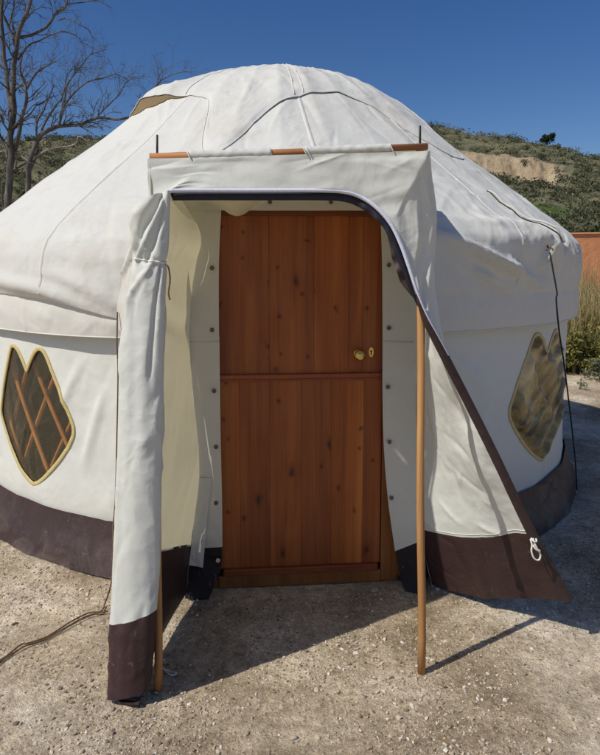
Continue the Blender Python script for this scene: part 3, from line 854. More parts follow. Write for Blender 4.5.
# zip tape and its dark flap along the arch
def band(name, pts, w0, w1, mat, dy=0.0, thick=None, fold_=0.0, seed=0):
    pts = np.asarray(pts, float)
    T = np.gradient(pts[:, :2], axis=0); T /= np.linalg.norm(T, axis=1)[:, None]
    Nn = np.stack([-T[:, 1], T[:, 0]], -1)          # toward the opening (down / left)
    n_ = len(pts)
    w0 = np.broadcast_to(w0, n_); w1 = np.broadcast_to(w1, n_)
    G = []
    for k, f_ in enumerate(np.linspace(0, 1, 7)):
        o_ = w0 + (w1 - w0) * f_
        row = [A(pts[i, 0] + Nn[i, 0] * o_[i], pts[i, 1] + Nn[i, 1] * o_[i], pts[i, 2] + dy + .006 * math.sin(f_ * 3.14) * -1 + fold_ * math.sin(i * .55 + seed) * f_ * math.exp(-((i - n_ * .55) / (n_ * .2)) ** 2)) for i in range(n_)]
        G.append(row)
    G = np.array(G)
    return mesh_obj(name, G.reshape(-1, 3), grid_faces(7, n_), mat, porch)
i0 = int(np.argmin(np.abs(Zc[:, 0] - 169)))
i1 = int(np.argmin(np.hypot(Zc[:, 0] - 420, Zc[:, 1] - 297)))
zz_ = Zc[i0:i1 + 26]
tw = np.interp(np.arange(len(zz_)), [0, len(zz_) * .72, len(zz_) - 1], [3.4, 3.7, .5])
band('zip_tape', zz_, -.6, tw * .95, M_zip, -.006)
dk = Zc[i0:i1 + 4]
dw = np.interp(np.arange(len(dk)), [0, len(dk) * .5, len(dk) * .66, len(dk) * .8, len(dk) - 1], [11.5, 11.5, 10, 11, 6])
band('zip_flap', dk, np.full(len(dk), 3.6), dw, M_band, .004, fold_=.004)
fl = Zc[i1 - 34:i1 + 2]
fw = np.interp(np.arange(len(fl)), [0, 12, 25, len(fl) - 1], [10.5, 15, 14.5, 5])
band('zip_flap', fl, np.full(len(fl), 5.0), fw, M_band2, .012, fold_=.014)
lf = Zc[i1 - 2:]
lw = np.interp(np.arange(len(lf)), [0, 12, 30, len(lf) - 1], [3.5, 7.5, 8.5, 9.5])
band('zip_flap', lf, np.full(len(lf), -.5), lw, M_band2, -.002)

# right side of the porch, pulled open outward: seen from inside
backR = [(413.5, 188, 2.90), (414, 262, 2.875), (415, 330, 2.868), (415.5, 400, 2.862), (416.5, 450, 2.858), (418, 500, 2.855), (421, 529, 2.852), (426, 560, 2.853), (432, 586, 2.862)]
frontR = [(430, 156, 2.262), (434, 235, 2.285), (432, 290, 2.285), (444, 352, 2.285), (478, 418, 2.312), (512, 486, 2.345), (533, 533, 2.365), (552, 567, 2.383), (571, 598.5, 2.399)]
NVF = 201; IBF = 150
P = rows_patch([(A(*a_), A(*b_)) for a_, b_ in zip(backR, frontR)], 70, NVF)
vF = np.linspace(0, 1, NVF)
P[..., 2] -= (.030 * np.sin(np.linspace(0, math.pi, 70)) ** 1.0)[:, None] * sstep(.35, .75, vF)[None]
fold_l = np.exp(-((np.linspace(0, 1, 70) - .42) / .05) ** 2)[:, None] * sstep(.7, 1, vF)[None]
P[..., 1] -= fold_l * .022
P[..., 2] = np.maximum(P[..., 2], .006)
def flap_extra(U, V, u, v):
    lo = sstep(1.0, .72, v)
    d_ = .024 * np.exp(-((u - .74) / .10) ** 2) * sstep(.4, .6, v) * lo * np.sin(V * 9)       # buckling along the zip
    d_ += sstep(.45, 1, u) * sstep(.35, .7, v) * (.011 * np.abs(pn(np.stack([U * 16, V * 10, 0 * U], -1), 81)) + .011 * pn(np.stack([U * 7, V * 6, 0 * U], -1), 82))
    d_ += .012 * pn(np.stack([U * 3, V * 2.4, 0 * U], -1), 83)
    return d_ * sstep(0, .06, u) * sstep(1, .94, u)
full_, Qw = cloth('side_panel', P, M_porch_r, porch, .004, 321, 75, .007, False, (.3, 2.2), .012, flap_extra)
bpy.data.objects.remove(full_)
def split_sheet(Q, ib, name_a, mat_a, name_b, mat_b):
    a_ = Q[:, :ib + 1].copy(); b_ = Q[:, ib - 3:].copy()
    N_ = grid_normals(b_); sgn = np.sign((N_ * np.array([0, -1, .0])).sum(-1, keepdims=True))
    b_[:, :4] -= (N_ * sgn * .004)[:, :4]                       # the vinyl is lapped behind the canvas hem
    oa = mesh_obj(name_a, a_.reshape(-1, 3), grid_faces(a_.shape[0], a_.shape[1]), mat_a, porch)
    ob = mesh_obj(name_b, b_.reshape(-1, 3), grid_faces(b_.shape[0], b_.shape[1]), mat_b, porch)
    for off_, nm in ((-2, 'hem_stitching'),):
        ln_ = Q[:, ib + off_] + (grid_normals(Q) * np.sign((grid_normals(Q) * np.array([0, -1, 0])).sum(-1, keepdims=True)))[:, ib + off_] * .001
        tube_obj(nm, ln_[1:-1], .0016, mat_a, oa, 5)
    return oa, ob
split_sheet(Qw, IBF, 'side_panel', M_porch_r, 'side_skirt', M_skirt2)
bk = curve([A(*q) for q in backR], 60); bk = bk[bk[:, 2] < 1.86]; ou = bk + np.array([.10, .26, 0]); t_ = np.linspace(0, 1, 8)[:, None, None]
cloth('side_gap_cloth', bk[None] * (1 - t_) + ou[None] * t_, M_porch_r, porch, .002, 357, 0)
# cord loop and toggle at the zip end
loopp = curve([A(530.5, 539, 2.345), A(532, 545, 2.338), A(531.5, 551, 2.335), A(534, 558, 2.333), A(538.5, 560, 2.335), A(540.5, 555, 2.335), A(537, 548, 2.334), A(534.5, 543, 2.337), A(533, 538, 2.345)], 50)
tube_obj('cord_loop', loopp, .0036, M_cordw, porch, 6)
tube_obj('cord_loop', curve([A(531, 538, 2.344), A(533.5, 541, 2.332), A(536.5, 541.5, 2.334), A(536, 538.5, 2.342)], 16), .0034, M_cordw, porch, 6)
tube_obj('cord_loop', curve([A(533, 545, 2.33), A(536, 549, 2.327), A(540, 551, 2.33)], 12), .0045, M_cordw, porch, 6)

# left side of the porch, inside face
backL = [(176, 188, 2.83), (200, 233, 2.80), (196, 262, 2.79), (192, 292, 2.79), (190, 350, 2.78), (196, 430, 2.765), (199, 480, 2.755), (190, 546, 2.745)]
frontL = [(150, 157, 2.24), (150, 220, 2.21), (149, 250, 2.20), (147, 290, 2.185), (144, 350, 2.17), (140, 430, 2.145), (138, 480, 2.135), (136, 556, 2.12)]
P = rows_patch([(A(*a_), A(*b_)) for a_, b_ in zip(frontL, backL)], 50, 130)
def left_extra(U, V, u, v):
    d_ = .012 * np.exp(-((v - .30 - .12 * u) / .03) ** 2) + .012 * pn(np.stack([U * 3, V * 2, 0 * U], -1), 91)
    d_ += .006 * np.abs(pn(np.stack([U * 9 + V * 3, V * 5, 0 * U], -1), 92)) * sstep(.35, .5, v)
    return d_ * sstep(0, .06, u) * sstep(1, .94, u)
cloth('side_panel', P, M_porch_in, porch, .003, 341, 26, .005, False, (.8, 2.4), .012, left_extra)
P = rows_patch([(A(*a_), A(*b_)) for a_, b_ in zip([(136, 554, 2.118), (134, 610, 2.115), (131, 688, 2.11)], [(190, 544, 2.742), (189, 565, 2.738), (187, 592, 2.735)])], 40, 24)  # skirt, extended downward at the front to block sun and complete the shadow
P[..., 2] = np.maximum(P[..., 2], .012)
cloth('side_skirt', P, M_skirt2, porch, .004, 351, 8, .004)
# added cloth between the left side and the yurt wall, keeps sun out
bk = curve([A(*q) for q in backL], 60); bk = bk[bk[:, 2] < 1.80]
ou = bk + np.array([-.05, .22, 0]); t_ = np.linspace(0, 1, 8)[:, None, None]
cloth('side_gap_cloth', bk[None] * (1 - t_) + ou[None] * t_, M_porch_in, porch, .002, 355, 0)
bk = np.array([A(190, 544, 2.742), A(189, 565, 2.738), A(187, 594, 2.735)]); ou = bk + np.array([-.05, .18, 0]); ou[:, 2] = np.maximum(.0, ou[:, 2])
cloth('side_gap_cloth', bk[None] * (1 - t_) + ou[None] * t_, M_black, porch, .002, 356, 0)

# roof of the porch from the crossbar back to the yurt roof, with a sagging lining
def W(x, y, z): return np.array([x, y, z])
rw_ = [(A(149, 153, 2.25), A(429, 147, 2.25)), (A(152, 160, 2.55), A(426, 155, 2.55)), (W(-.58, 2.86, 1.95), W(.60, 2.9, 1.97)), (W(-.60, 3.05, 1.98), W(.62, 3.12, 2.0))]
P = rows_patch(rw_, 60, 40)
for k_, (dx_, dz_) in enumerate(((-.012, .10), (-.008, .05))):      # roof cloth turned down over both sides, added to stop sun leaking in
    P[k_, 6:, 2] = P[2, 6:, 2] - dz_; P[59 - k_, 6:, 2] = P[57, 6:, 2] - dz_
    P[k_, 6:, 0] = P[2, 6:, 0] + dx_; P[59 - k_, 6:, 0] = P[57, 6:, 0] - dx_
P[..., 2] -= .035 * np.sin(np.linspace(0, math.pi, 60))[:, None] * np.sin(np.linspace(0, math.pi, 40))[None]
cloth('porch_roof', P, M_porch_in, porch, .004, 361, 20, .004)
P = rows_patch([(A(176, 189, 2.36), A(405, 189, 2.36)), (A(186, 193, 2.60), A(404, 193, 2.62)), (A(196, 199, 2.80), A(410, 198, 2.85))], 70, 26)
dr_ = np.exp(-((np.linspace(0, 1, 70) - .19) / .09) ** 2)[:, None] * sstep(.3, 1, np.linspace(0, 1, 26))[None]
P[..., 2] -= dr_ * .075
cloth('roof_lining', P, M_porch_in, porch, .004, 371, 10, .004)

# strip of the porch's edge laced to the yurt on the left, and its outer side wall
P = rows_patch([(A(131, 236, 2.70), A(150, 225, 2.60)), (A(124, 262, 2.78), A(146, 258, 2.62)), (A(120, 290, 2.83), A(144, 290, 2.66)), (A(117, 309, 2.86), A(142, 318, 2.68)), (A(119, 330, 2.88), A(140, 332, 2.7))], 24, 50)
cloth('lacing_strip', P, M_val, porch, .006, 381, 22, .008, False, (.8, 2.2), .01)

# rolled-up door panel tied to the left pole
roll_rows = [((132, 207.5), (170, 190.5), 2.215, 2.185), ((131.5, 228), (169, 216), 2.21, 2.175), ((132, 246), (168, 242), 2.20, 2.165), ((135, 259.5), (166.5, 264), 2.19, 2.16), ((131, 280), (166, 283), 2.185, 2.155), ((126.5, 305), (165.5, 305), 2.18, 2.15), ((122.5, 350), (164.5, 350), 2.165, 2.14), ((119.5, 400), (163.5, 400), 2.15, 2.13), ((116.5, 450), (162, 450), 2.14, 2.12), ((114.5, 500), (161, 500), 2.13, 2.11), ((112.5, 550), (159.5, 548), 2.12, 2.10), ((110, 619.5), (156.5, 606), 2.10, 2.085), ((109, 650), (154.5, 640), 2.09, 2.075), ((108, 680), (152, 668), 2.08, 2.07), ((107.5, 697), (149, 688), 2.07, 2.06)]
nr = 130
Lc = curve([A(*l_, y_) for l_, r_, y_, _ in roll_rows], nr); Rc = curve([A(*r_, y_) for l_, r_, _, y_ in roll_rows], nr)
na_ = 72
th = np.linspace(0, 2 * math.pi, na_, endpoint=False)
mid = (Lc + Rc) / 2; half = (Rc - Lc) / 2
hl = np.linalg.norm(half, axis=1)
X = half / hl[:, None]
Dp = np.cross(X, np.array([0, 0, 1.0])); Dp /= np.linalg.norm(Dp, axis=1)[:, None]       # toward the camera
vv = np.linspace(0, 1, nr)
G = np.zeros((na_, nr, 3))
for k, a_ in enumerate(th):
    c_, s_ = math.cos(a_), math.sin(a_)
    depth = .50 + .10 * np.sin(vv * 5)
    up = sstep(.22, .02, vv)
    fold1 = 1 + up * .12 * math.sin(3.2 * a_ + 1.0) * abs(s_) + .05 * np.sin(3 * a_ + vv * 7) * abs(s_) + .035 * np.sin(7 * a_ + 9 * vv + 1) * abs(s_)
    G[k] = mid + X * (hl * c_)[:, None] - Dp * 0 + Dp * (hl * depth * s_ * fold1)[:, None] * 1.0
# orient: s>0 must be toward the camera
if Dp[nr // 2][1] > 0: pass
Un = np.broadcast_to(th[:, None] * .07, (na_, nr)); Vn = np.broadcast_to(np.linspace(0, 1.9, nr)[None], (na_, nr))
N = grid_normals(G); N = N * np.sign(np.sum(N * (G - mid[None]), -1, keepdims=True))
D = .007 * pn(G * np.array([9, 9, 3.2]), 95) + .004 * np.abs(pn(G * np.array([18, 18, 8]), 96)) + creases(Un, Vn, 110, 97, 0, .44, 0, 1.9, (.05, .25), .0055, .010, (.6, 2.5))
D += .012 * pn(G * np.array([13, 13, 1.3]), 98) * sstep(.2, .35, vv)[None] + .006 * pn(G * np.array([26, 26, 2.2]), 99)
for (a0_, v0_, a1_, v1_, am_, wd_) in ((.55, -.01, 2.75, .19, -.022, .14), (.75, .03, 2.2, .21, .014, .12), (.5, .05, 1.5, .205, -.014, .10), (1.0, .0, 2.6, .06, .008, .16), (1.2, .22, 2.3, .34, .012, .12), (.6, .23, 1.0, .45, -.012, .10)):
    t_ = np.clip(((th[:, None] - a0_) * (a1_ - a0_) + (vv[None] - v0_) * (v1_ - v0_) * 40) / ((a1_ - a0_) ** 2 + 40 * (v1_ - v0_) ** 2), 0, 1)
    dd_ = np.sqrt((th[:, None] - a0_ - t_ * (a1_ - a0_)) ** 2 + 40 * (vv[None] - v0_ - t_ * (v1_ - v0_)) ** 2)
    D = D + am_ * np.exp(-(dd_ / wd_) ** 2)
pin = np.exp(-((vv - vv[int(nr * .215)]) / .012) ** 2)[None]
G = G + N * (D - .005 * pin)[..., None]
ib = int(nr * 11 / 14)                              # where canvas changes to the brown foot
fs = grid_faces(na_, nr, True)
fw_ = [f for f in fs if (f[0] % nr) < ib]; fb_ = [f for f in fs if (f[0] % nr) >= ib]
def sub(fl_):
    ids = sorted({i for f in fl_ for i in f}); mp = {v_: i for i, v_ in enumerate(ids)}
    return G.reshape(-1, 3)[ids], [tuple(mp[i] for i in f) for f in fl_]
Vs, Fs = sub(fw_); roll = mesh_obj('rolled_door_panel', Vs, Fs, M_porch, porch)
Vs, Fs = sub(fb_)
mesh_obj('rolled_skirt', Vs, Fs, M_skirt2, roll)
# spiral end of the roll on the ground
base = G[:, -1]; cc = base.mean(0)
q = np.stack([cc + (base - cc) * f_ + np.array([0, 0, -.01 * (1 - f_)]) for f_ in (1.0, .8, .55, .3, .1)], 1)
mesh_obj('roll_end', q.reshape(-1, 3), grid_faces(na_, 5, True), M_black, roll)
P = rows_patch([(A(112, 697, 2.06), A(141, 697, 2.055)), (A(118, 704, 2.05), A(141, 701, 2.045)), (A(127, 711, 2.03), A(139, 703, 2.03))], 20, 14)
P[..., 2] = np.maximum(P[..., 2], .012)
cloth('loose_corner', P, M_skirt2, roll, .003, 391, 6, .004)
# cord tied round the roll and hanging end
jt = int(nr * .215)
ring = G[:, jt]; cn = ring.mean(0)
ring = np.concatenate([ring, ring[:1]])
ring = cn + (ring - cn) * 1.02 + np.array([0, 0, 0.0])
tube_obj('tie_cord', ring, .0042, M_cordw, roll, 6)
tube_obj('tie_cord', curve([A(165, 264, 2.10), A(168.5, 268, 2.10), A(170, 280, 2.11), A(168.5, 293, 2.11), A(170, 300, 2.11)], 24), .003, M_rope, roll, 6)

# ------------------------------------------------------------------ poles
def pole(px0, py0, top, label):
    b_ = gnd(px0, py0, .0)
    t_ = thing('wooden_pole', b_, label, 'pole', 'wooden poles holding up the porch')
    n_ = 16
    pts = [b_ + (top - b_) * k / (n_ - 1) + np.array([.0025 * math.sin(k * .8 + px0), 0, 0]) for k in range(n_)]
    pts[0] = b_ - np.array([0, 0, .01])
    rad = np.linspace(.0152, .0135, n_)
    tube_obj('shaft', pts, rad, M_pole, t_, 14)
    dirn = (top - b_) / np.linalg.norm(top - b_)
    tube_obj('spike', [top - dirn * .03, top + dirn * .085, top + dirn * .087], [.0042, .0042, .002], M_iron, t_, 8)
pole(158, 689, barp(155.5) + np.array([0, .026, -.004]), 'wooden pole beside the rolled-up canvas, under the left end of the crossbar')
pole(421.5, 671, barp(422.5) + np.array([0, .045, -.004]), 'bare wooden pole in front of the open right side of the porch')

# ------------------------------------------------------------------ ropes
# brown rope at left: down the wall, onto the dirt
rp = curve([A(117.5, 312, 2.845), A(117, 345, 2.85), A(118, 372, 2.86), A(117, 430, 2.85), A(115.5, 495, 2.80), A(113, 530, 2.75), A(112.5, 570, 2.70), A(110, 588, 2.62)] + [gnd(105, 603, .008), gnd(101, 611, .007), gnd(88, 613, .007), gnd(70, 622, .007), gnd(48, 636, .007), gnd(28, 643, .007), gnd(20, 645, .007), gnd(0, 660, .007), gnd(-40, 678, .007)], 150)
tag(tube_obj('rope', rp, .0034, M_rope, None, 7), 'thin brown rope hanging down the wall and trailing across the dirt at left', 'rope')
rp = curve([gnd(108, 611, .007), gnd(88, 615.5, .007), gnd(68, 626, .007), gnd(45, 639, .007), gnd(24, 646.5, .007), gnd(-10, 668, .007)], 60)
tag(tube_obj('rope', rp, .0030, M_rope, None, 6), 'second thinner rope strand lying beside the brown rope on the dirt', 'rope')
# black guy line at right
kn = at(548.5, 247.5, 3.445)
gl_ = curve([kn, A(550.5, 256, 3.40), A(553, 270, 3.385), A(557, 293, 3.38), A(556.2, 300, 3.385), A(559, 330, 3.46), A(563.5, 360, 3.62), A(568, 395, 3.72), A(571.5, 425, 3.8), A(575, 458, 3.86), A(577, 490, 3.95)], 80)
guy = tube_obj('guy_line', gl_, .0046, M_cordb, yurt, 7)
m = MB()
for k in range(5):
    c0 = kn + np.array([random.uniform(-.02, .02), random.uniform(-.02, 0), random.uniform(-.02, .025)])
    a_ = np.linspace(0, 5.5, 14)
    m.add(*tube(np.stack([c0[0] + .013 * np.cos(a_ + k), c0[1] - .008 + .01 * np.sin(a_ * 1.3), c0[2] + .013 * np.sin(a_ + k)], -1), .0045, 6))
m.build('knot', M_rope, guy)
sv = np.linspace(.26, .74, 50)
phs = np.interp(sv, [.26, .48, .74], [46.0, 43.4, 42.6])
tube_obj('roof_strap', roof_pt(phs, sv, .006), .0065, M_roof, yurt, 7)
tube_obj('roof_strap', roof_pt(phs - .6, sv, .002), .0035, M_cordb, yurt, 6)  # black line beside the strap, drawn for the shade in its crevice
# pale string by the foot of the left pole
st = curve([gnd(160, 664, .006), gnd(166, 671, .006), gnd(172, 675, .006), gnd(176, 673, .006), gnd(170, 671, .006), gnd(163, 669, .02)], 30)
tag(tube_obj('string', st, .0028, M_cordw, None, 5), 'pale string looped on the dirt at the foot of the left pole', 'string')

# ------------------------------------------------------------------ ground
def lines(a, b, step, lo, hi, g=1.25):
    mid_ = list(np.arange(a, b + 1e-6, step))
    up, s_ = [], step
    x = mid_[-1]
    while x < hi: s_ *= g; x += s_; up.append(x)
    dn, s_ = [], step; x = mid_[0]
    while x > lo: s_ *= g; x -= s_; dn.append(x)
    return np.array(dn[::-1] + mid_ + up)
gx = lines(-1.7, 2.0, .013, -700, 700, 1.22); gy = lines(1.55, 3.3, .013, -300, 900, 1.22)
g1, g2 = np.meshgrid(gx, gy, indexing='ij')
Pg = np.stack([g1, g2, 0 * g1], -1)
near = np.exp(-(np.maximum(0, np.hypot(g1, g2 - 2.5) - 3) / 2.5) ** 2)
gz = near * (.010 * pn(Pg * 1.7, 3) + .006 * pn(Pg * 6, 4) + .004 * np.abs(pn(Pg * 16, 5)) + .0022 * pn(Pg * 38, 6)) - .006
Pg[..., 2] = gz
def ground_mat():
    k = NT('dry dirt'); v = k.coord()
    c = k.ramp(k.noise(v, 1.3, 8, .68, .4), [(.37, (.37, .285, .185)), (.46, (.55, .44, .305)), (.545, (.74, .615, .45)), (.64, (.92, .80, .63))])
    c = k.mix(.55, c, k.ramp(k.noise(v, 5.5, 8, .72, .5), [(.36, (.55, .51, .47)), (.52, (1, 1, 1)), (.66, (1.35, 1.34, 1.32))]), 'MULTIPLY')
    c = k.mix(.45, c, k.ramp(k.noise(v, 32, 6, .75), [(.38, (.36, .33, .29)), (.53, (1, 1, 1)), (.66, (1.5, 1.48, 1.42))]), 'MULTIPLY')
    q = k.n('ShaderNodeTexVoronoi'); q.inputs['Scale'].default_value = 95; k.l(v, q.inputs['Vector'])
    sp = k.ramp(q.outputs['Distance'], [(.12, (1, 1, 1)), (.30, (0, 0, 0))])
    sepc = k.n('ShaderNodeSeparateColor'); k.l(q.outputs['Color'], sepc.inputs[0])
    pick = k.math('GREATER_THAN', sepc.outputs[0], .80)
    f = k.math('MULTIPLY', k.math('MULTIPLY', sp, pick), .55)
    c = k.mix(f, c, (.52, .47, .39))
    pick2 = k.math('LESS_THAN', sepc.outputs[1], .12)
    c = k.mix(k.math('MULTIPLY', k.math('MULTIPLY', sp, pick2), .6), c, (.09, .065, .045))
    h = k.math('ADD', k.noise(v, 14, 9, .78), k.math('MULTIPLY', k.noise(v, 150, 4, .75), .55))
    grit = k.ramp(k.noise(v, 160, 3, .7), [(.34, (.50, .47, .43)), (.52, (1, 1, 1)), (.68, (1.45, 1.43, 1.38))])
    c = k.mix(.6, c, grit, 'MULTIPLY')
    q3 = k.n('ShaderNodeTexVoronoi'); q3.inputs['Scale'].default_value = 52; k.l(v, q3.inputs['Vector'])
    s3 = k.n('ShaderNodeSeparateColor'); k.l(q3.outputs['Color'], s3.inputs[0])
    st3 = k.math('MULTIPLY', k.ramp(q3.outputs['Distance'], [(.20, (1, 1, 1)), (.46, (0, 0, 0))]), k.math('GREATER_THAN', s3.outputs[0], .62))
    c = k.mix(k.math('MULTIPLY', st3, k.math('MULTIPLY', s3.outputs[1], .6)), c, (.66, .58, .46))
    h = k.math('ADD', h, k.math('ADD', k.math('MULTIPLY', sp, .12), k.math('MULTIPLY', st3, .30)))
    return k.done(k.bsdf(c, .95, k.bump(h, .017, 1.0), .15))
M_ground = ground_mat()
tag(mesh_obj('ground', Pg.reshape(-1, 3), grid_faces(len(gx), len(gy)), M_ground), kind='structure')
def gheight(x, y):
    p = np.array([[x, y, 0.0]]); nr_ = math.exp(-(max(0, math.hypot(x, y - 2.5) - 3) / 2.5) ** 2)
    return float(nr_ * (.010 * pn(p * 1.7, 3) + .006 * pn(p * 6, 4) + .004 * np.abs(pn(p * 16, 5)) + .0022 * pn(p * 38, 6))[0] - .006)

# base stone shapes
def ico(sub=1):
    bm = bmesh.new(); bmesh.ops.create_icosphere(bm, subdivisions=sub, radius=1)
    V = np.array([v.co[:] for v in bm.verts]); Fc = [tuple(v.index for v in f.verts) for f in bm.faces]; bm.free()
    return V, Fc
def stone_mat():
    k = NT('pebbles'); g = k.n('ShaderNodeNewGeometry'); v = k.coord()
    c = k.ramp(g.outputs['Random Per Island'], [(0, (.17, .125, .085)), (.25, (.33, .26, .18)), (.55, (.45, .37, .27)), (.82, (.58, .51, .40)), (.97, (.72, .67, .58)), (1, (.46, .25, .11))])
    c = k.mix(.5, c, k.ramp(k.noise(v, 60, 4), [(.3, (.7, .68, .66)), (.6, (1, 1, 1))]), 'MULTIPLY')
    return k.done(k.bsdf(c, .9, k.bump(k.noise(v, 150, 3), .003, .7), .2))
M_stone = stone_mat()
rs = np.random.default_rng(12)
iv, if_ = ico(1)
iF = np.array(if_)
N_ = 40000
Vall, Fall = [], []
cnt = 0; tries = 0
cand = np.stack([rs.uniform(-1.8, 2.2, 150000), 1.62 + 3.0 * rs.random(150000) ** 1.35], -1)
dens = .5 + 1.3 * pn(np.stack([cand[:, 0] * 2.3, cand[:, 1] * 2.3, 0 * cand[:, 0]], -1), 31) + .5 * pn(np.stack([cand[:, 0] * 9, cand[:, 1] * 9, 0 * cand[:, 0]], -1), 32)
ok = rs.random(150000) < np.clip(dens, .07, 1) * .6
# none under the yurt floor / inside the skirt
ok &= np.hypot(cand[:, 0] - C[0], cand[:, 1] - C[1]) > 2.36
cand = cand[ok][:N_]
sz = .0015 + .0044 * rs.random(len(cand)) ** 2.6 + .0055 * (rs.random(len(cand)) ** 26)
zs_ = np.exp(-(np.maximum(0, np.hypot(cand[:, 0], cand[:, 1] - 2.5) - 3) / 2.5) ** 2)
pq = np.stack([cand[:, 0], cand[:, 1], 0 * sz], -1)
hz = zs_ * (.010 * pn(pq * 1.7, 3) + .006 * pn(pq * 6, 4) + .004 * np.abs(pn(pq * 16, 5)) + .0022 * pn(pq * 38, 6)) - .006
A_ = rs.normal(size=(len(cand), 3, 3)) * .28 + np.eye(3)
Vp = np.einsum('nij,kj->nki', A_, iv) * sz[:, None, None]
Vp *= 1 + .16 * rs.normal(size=Vp.shape[:2])[..., None]
Vp[..., 2] *= .65
Vp += np.stack([cand[:, 0], cand[:, 1], hz + sz * .25], -1)[:, None]
Fp = (iF[None] + (np.arange(len(cand)) * len(iv))[:, None, None]).reshape(-1, 3)
tag(mesh_obj('gravel', Vp.reshape(-1, 3), Fp.tolist(), M_stone, None, False), kind='stuff')

def stone_bm(seed, rx, ry, rz):
    V, Fc = ico(3)
    V = V * (1 + .28 * pn(V * 1.3, seed)[:, None] + .12 * pn(V * 3.5, seed + 1)[:, None])
    # chip flat facets
    r_ = np.random.default_rng(seed)
    for _ in range(7):
        n_ = r_.normal(size=3); n_ /= np.linalg.norm(n_); dd = V @ n_; lim = r_.uniform(.62, .85)
        V = V - np.maximum(0, dd - lim)[:, None] * n_ * .9
    return V * np.array([rx, ry, rz]), Fc
def pale_stone(c1, c2):
    k = NT('loose stone'); v = k.coord()
    return k.done(k.bsdf(k.ramp(k.noise(v, 25, 5), [(.3, c1), (.7, c2)]), .9, k.bump(k.noise(v, 70, 4), .004, .7), .2))
M_st = [pale_stone((.36, .31, .25), (.50, .45, .38)), pale_stone((.27, .22, .16), (.37, .31, .24)), pale_stone((.15, .125, .10), (.22, .18, .14))]
def stone(px, py, rx, ry, rz, mi, seed, label, group=None):
    p = gnd(px, py); p[2] = gheight(p[0], p[1])
    V, Fc = stone_bm(seed, rx, ry, rz)
    o = mesh_obj('stone', V, Fc, M_st[mi]); o.location = (p[0], p[1], p[2] + rz * .35); o.rotation_euler = (0, 0, seed * 1.3)
    return tag(o, label, 'stone', group)
stone(375, 590, .030, .018, .006, 0, 1, 'flat pale stone lying in the shade beside the door sill')
GS = 'loose stones on the dirt'; LS = 'small loose stone lying on the sunlit dirt in front of the yurt'
for i, (px, py, a_, mi) in enumerate([(294, 737, .013, 0), (306, 664, .008, 1), (110, 733, .014, 1), (113, 708, .010, 1), (60, 688, .011, 2), (16, 723, .012, 2), (86, 726, .009, 1), (53, 718, .008, 1), (247, 733, .010, 1), (292, 741, .008, 1), (338, 691, .009, 0), (480, 717, .008, 0), (514, 716, .006, 1), (550, 749, .010, 0), (539, 678, .007, 0), (566, 690, .007, 1), (470, 641, .007, 0), (400, 700, .008, 1), (200, 707, .008, 1), (352, 640, .007, 0), (92, 679, .008, 2), (34, 676, .007, 1)]):
    stone(px, py, a_, a_ * .75, a_ * .6, mi, 10 + i, LS, GS)

# ------------------------------------------------------------------ hill
ridge = np.array([(-900, 190), (-400, 150), (0, 141), (60, 137), (110, 139), (200, 132), (300, 120), (420, 123), (450, 128), (470, 134), (510, 138), (530, 142), (560, 149), (600, 159), (700, 182), (900, 214), (1400, 245)], float)
rp3 = np.array([ray(a_, b_) for a_, b_ in ridge])
r_az = np.degrees(np.arctan2(rp3[:, 0], rp3[:, 1])); r_tan = rp3[:, 2] / np.hypot(rp3[:, 0], rp3[:, 1])
az = np.linspace(-52, 56, 330); tq = np.concatenate([np.linspace(0, 1.02, 150), [1.08, 1.3, 1.8]])
D0, D1 = 30.0, 125.0
ag, tg = np.meshgrid(az, tq, indexing='ij')
dist = D0 + (D1 - D0) * tg
dist = dist + 3 * pn(np.stack([ag * .25, tg * 3, 0 * ag], -1), 61) * sstep(0, .2, tg) * sstep(1, .9, tg)
dist = dist + 2.2 * np.abs(pn(np.stack([ag * 1.3, tg * 1.5, 0 * ag], -1), 68)) * sstep(.6, .7, tg) * sstep(.9, .8, tg)
tan_r = np.interp(ag, r_az, r_tan)
pxa = CX_ + F_ * np.tan(np.radians(ag)) / 1.0
cm = sstep(425, 448, pxa + 14 * pn(np.stack([ag * .8, tg * 6, 0 * ag], -1), 62)) * sstep(566, 545, pxa + 10 * pn(np.stack([ag, tg * 5, 0 * ag], -1), 63))
cm = cm * (.75 + .25 * sstep(-.25, .15, pn(np.stack([ag * 1.4, 0 * ag, 0 * ag], -1), 64) + .2))
soft = sstep(0, 1, np.clip(tg * .5, 0, .5)) * 2
af = .30 * sstep(0, .35, tg) + .47 * np.clip((tg - .12) / .58, 0, 1) + .23 * sstep(.6, 1, tg)
cl_ = .30 * sstep(0, .35, tg) + .40 * np.clip((tg - .12) / .5, 0, 1) + .17 * sstep(.735 , .775, tg + .02 * pn(np.stack([ag * 2.5, tg, 0 * ag], -1), 65)) + .13 * sstep(.76, 1, tg)
af = af * (1 - cm) + cl_ * cm
zh_ = af * (tan_r * dist + EYE)
zh_ += (.9 * pn(np.stack([ag * .5, tg * 9, 0 * ag], -1), 66) + .35 * pn(np.stack([ag * 2, tg * 26, 0 * ag], -1), 67)) * sstep(.0, .25, tg) * sstep(1.0, .9, tg)
zh_ = np.where(tg > 1.0, (tan_r * dist + EYE) - (tg - 1) * 60 * sstep(1, 1.1, tg), zh_) - .05
HX = dist * np.sin(np.radians(ag)); HY = dist * np.cos(np.radians(ag))
steep = sstep(.68, .72, tg) * sstep(.83, .78, tg) * cm
green = sstep(475, 500, pxa) * sstep(575, 555, pxa) * sstep(.33, .37, tg) * sstep(.48, .44, tg)
hill = mesh_obj('hill', np.stack([HX, HY, zh_], -1).reshape(-1, 3), grid_faces(len(az), len(tq)), None)
tag(hill, kind='structure')
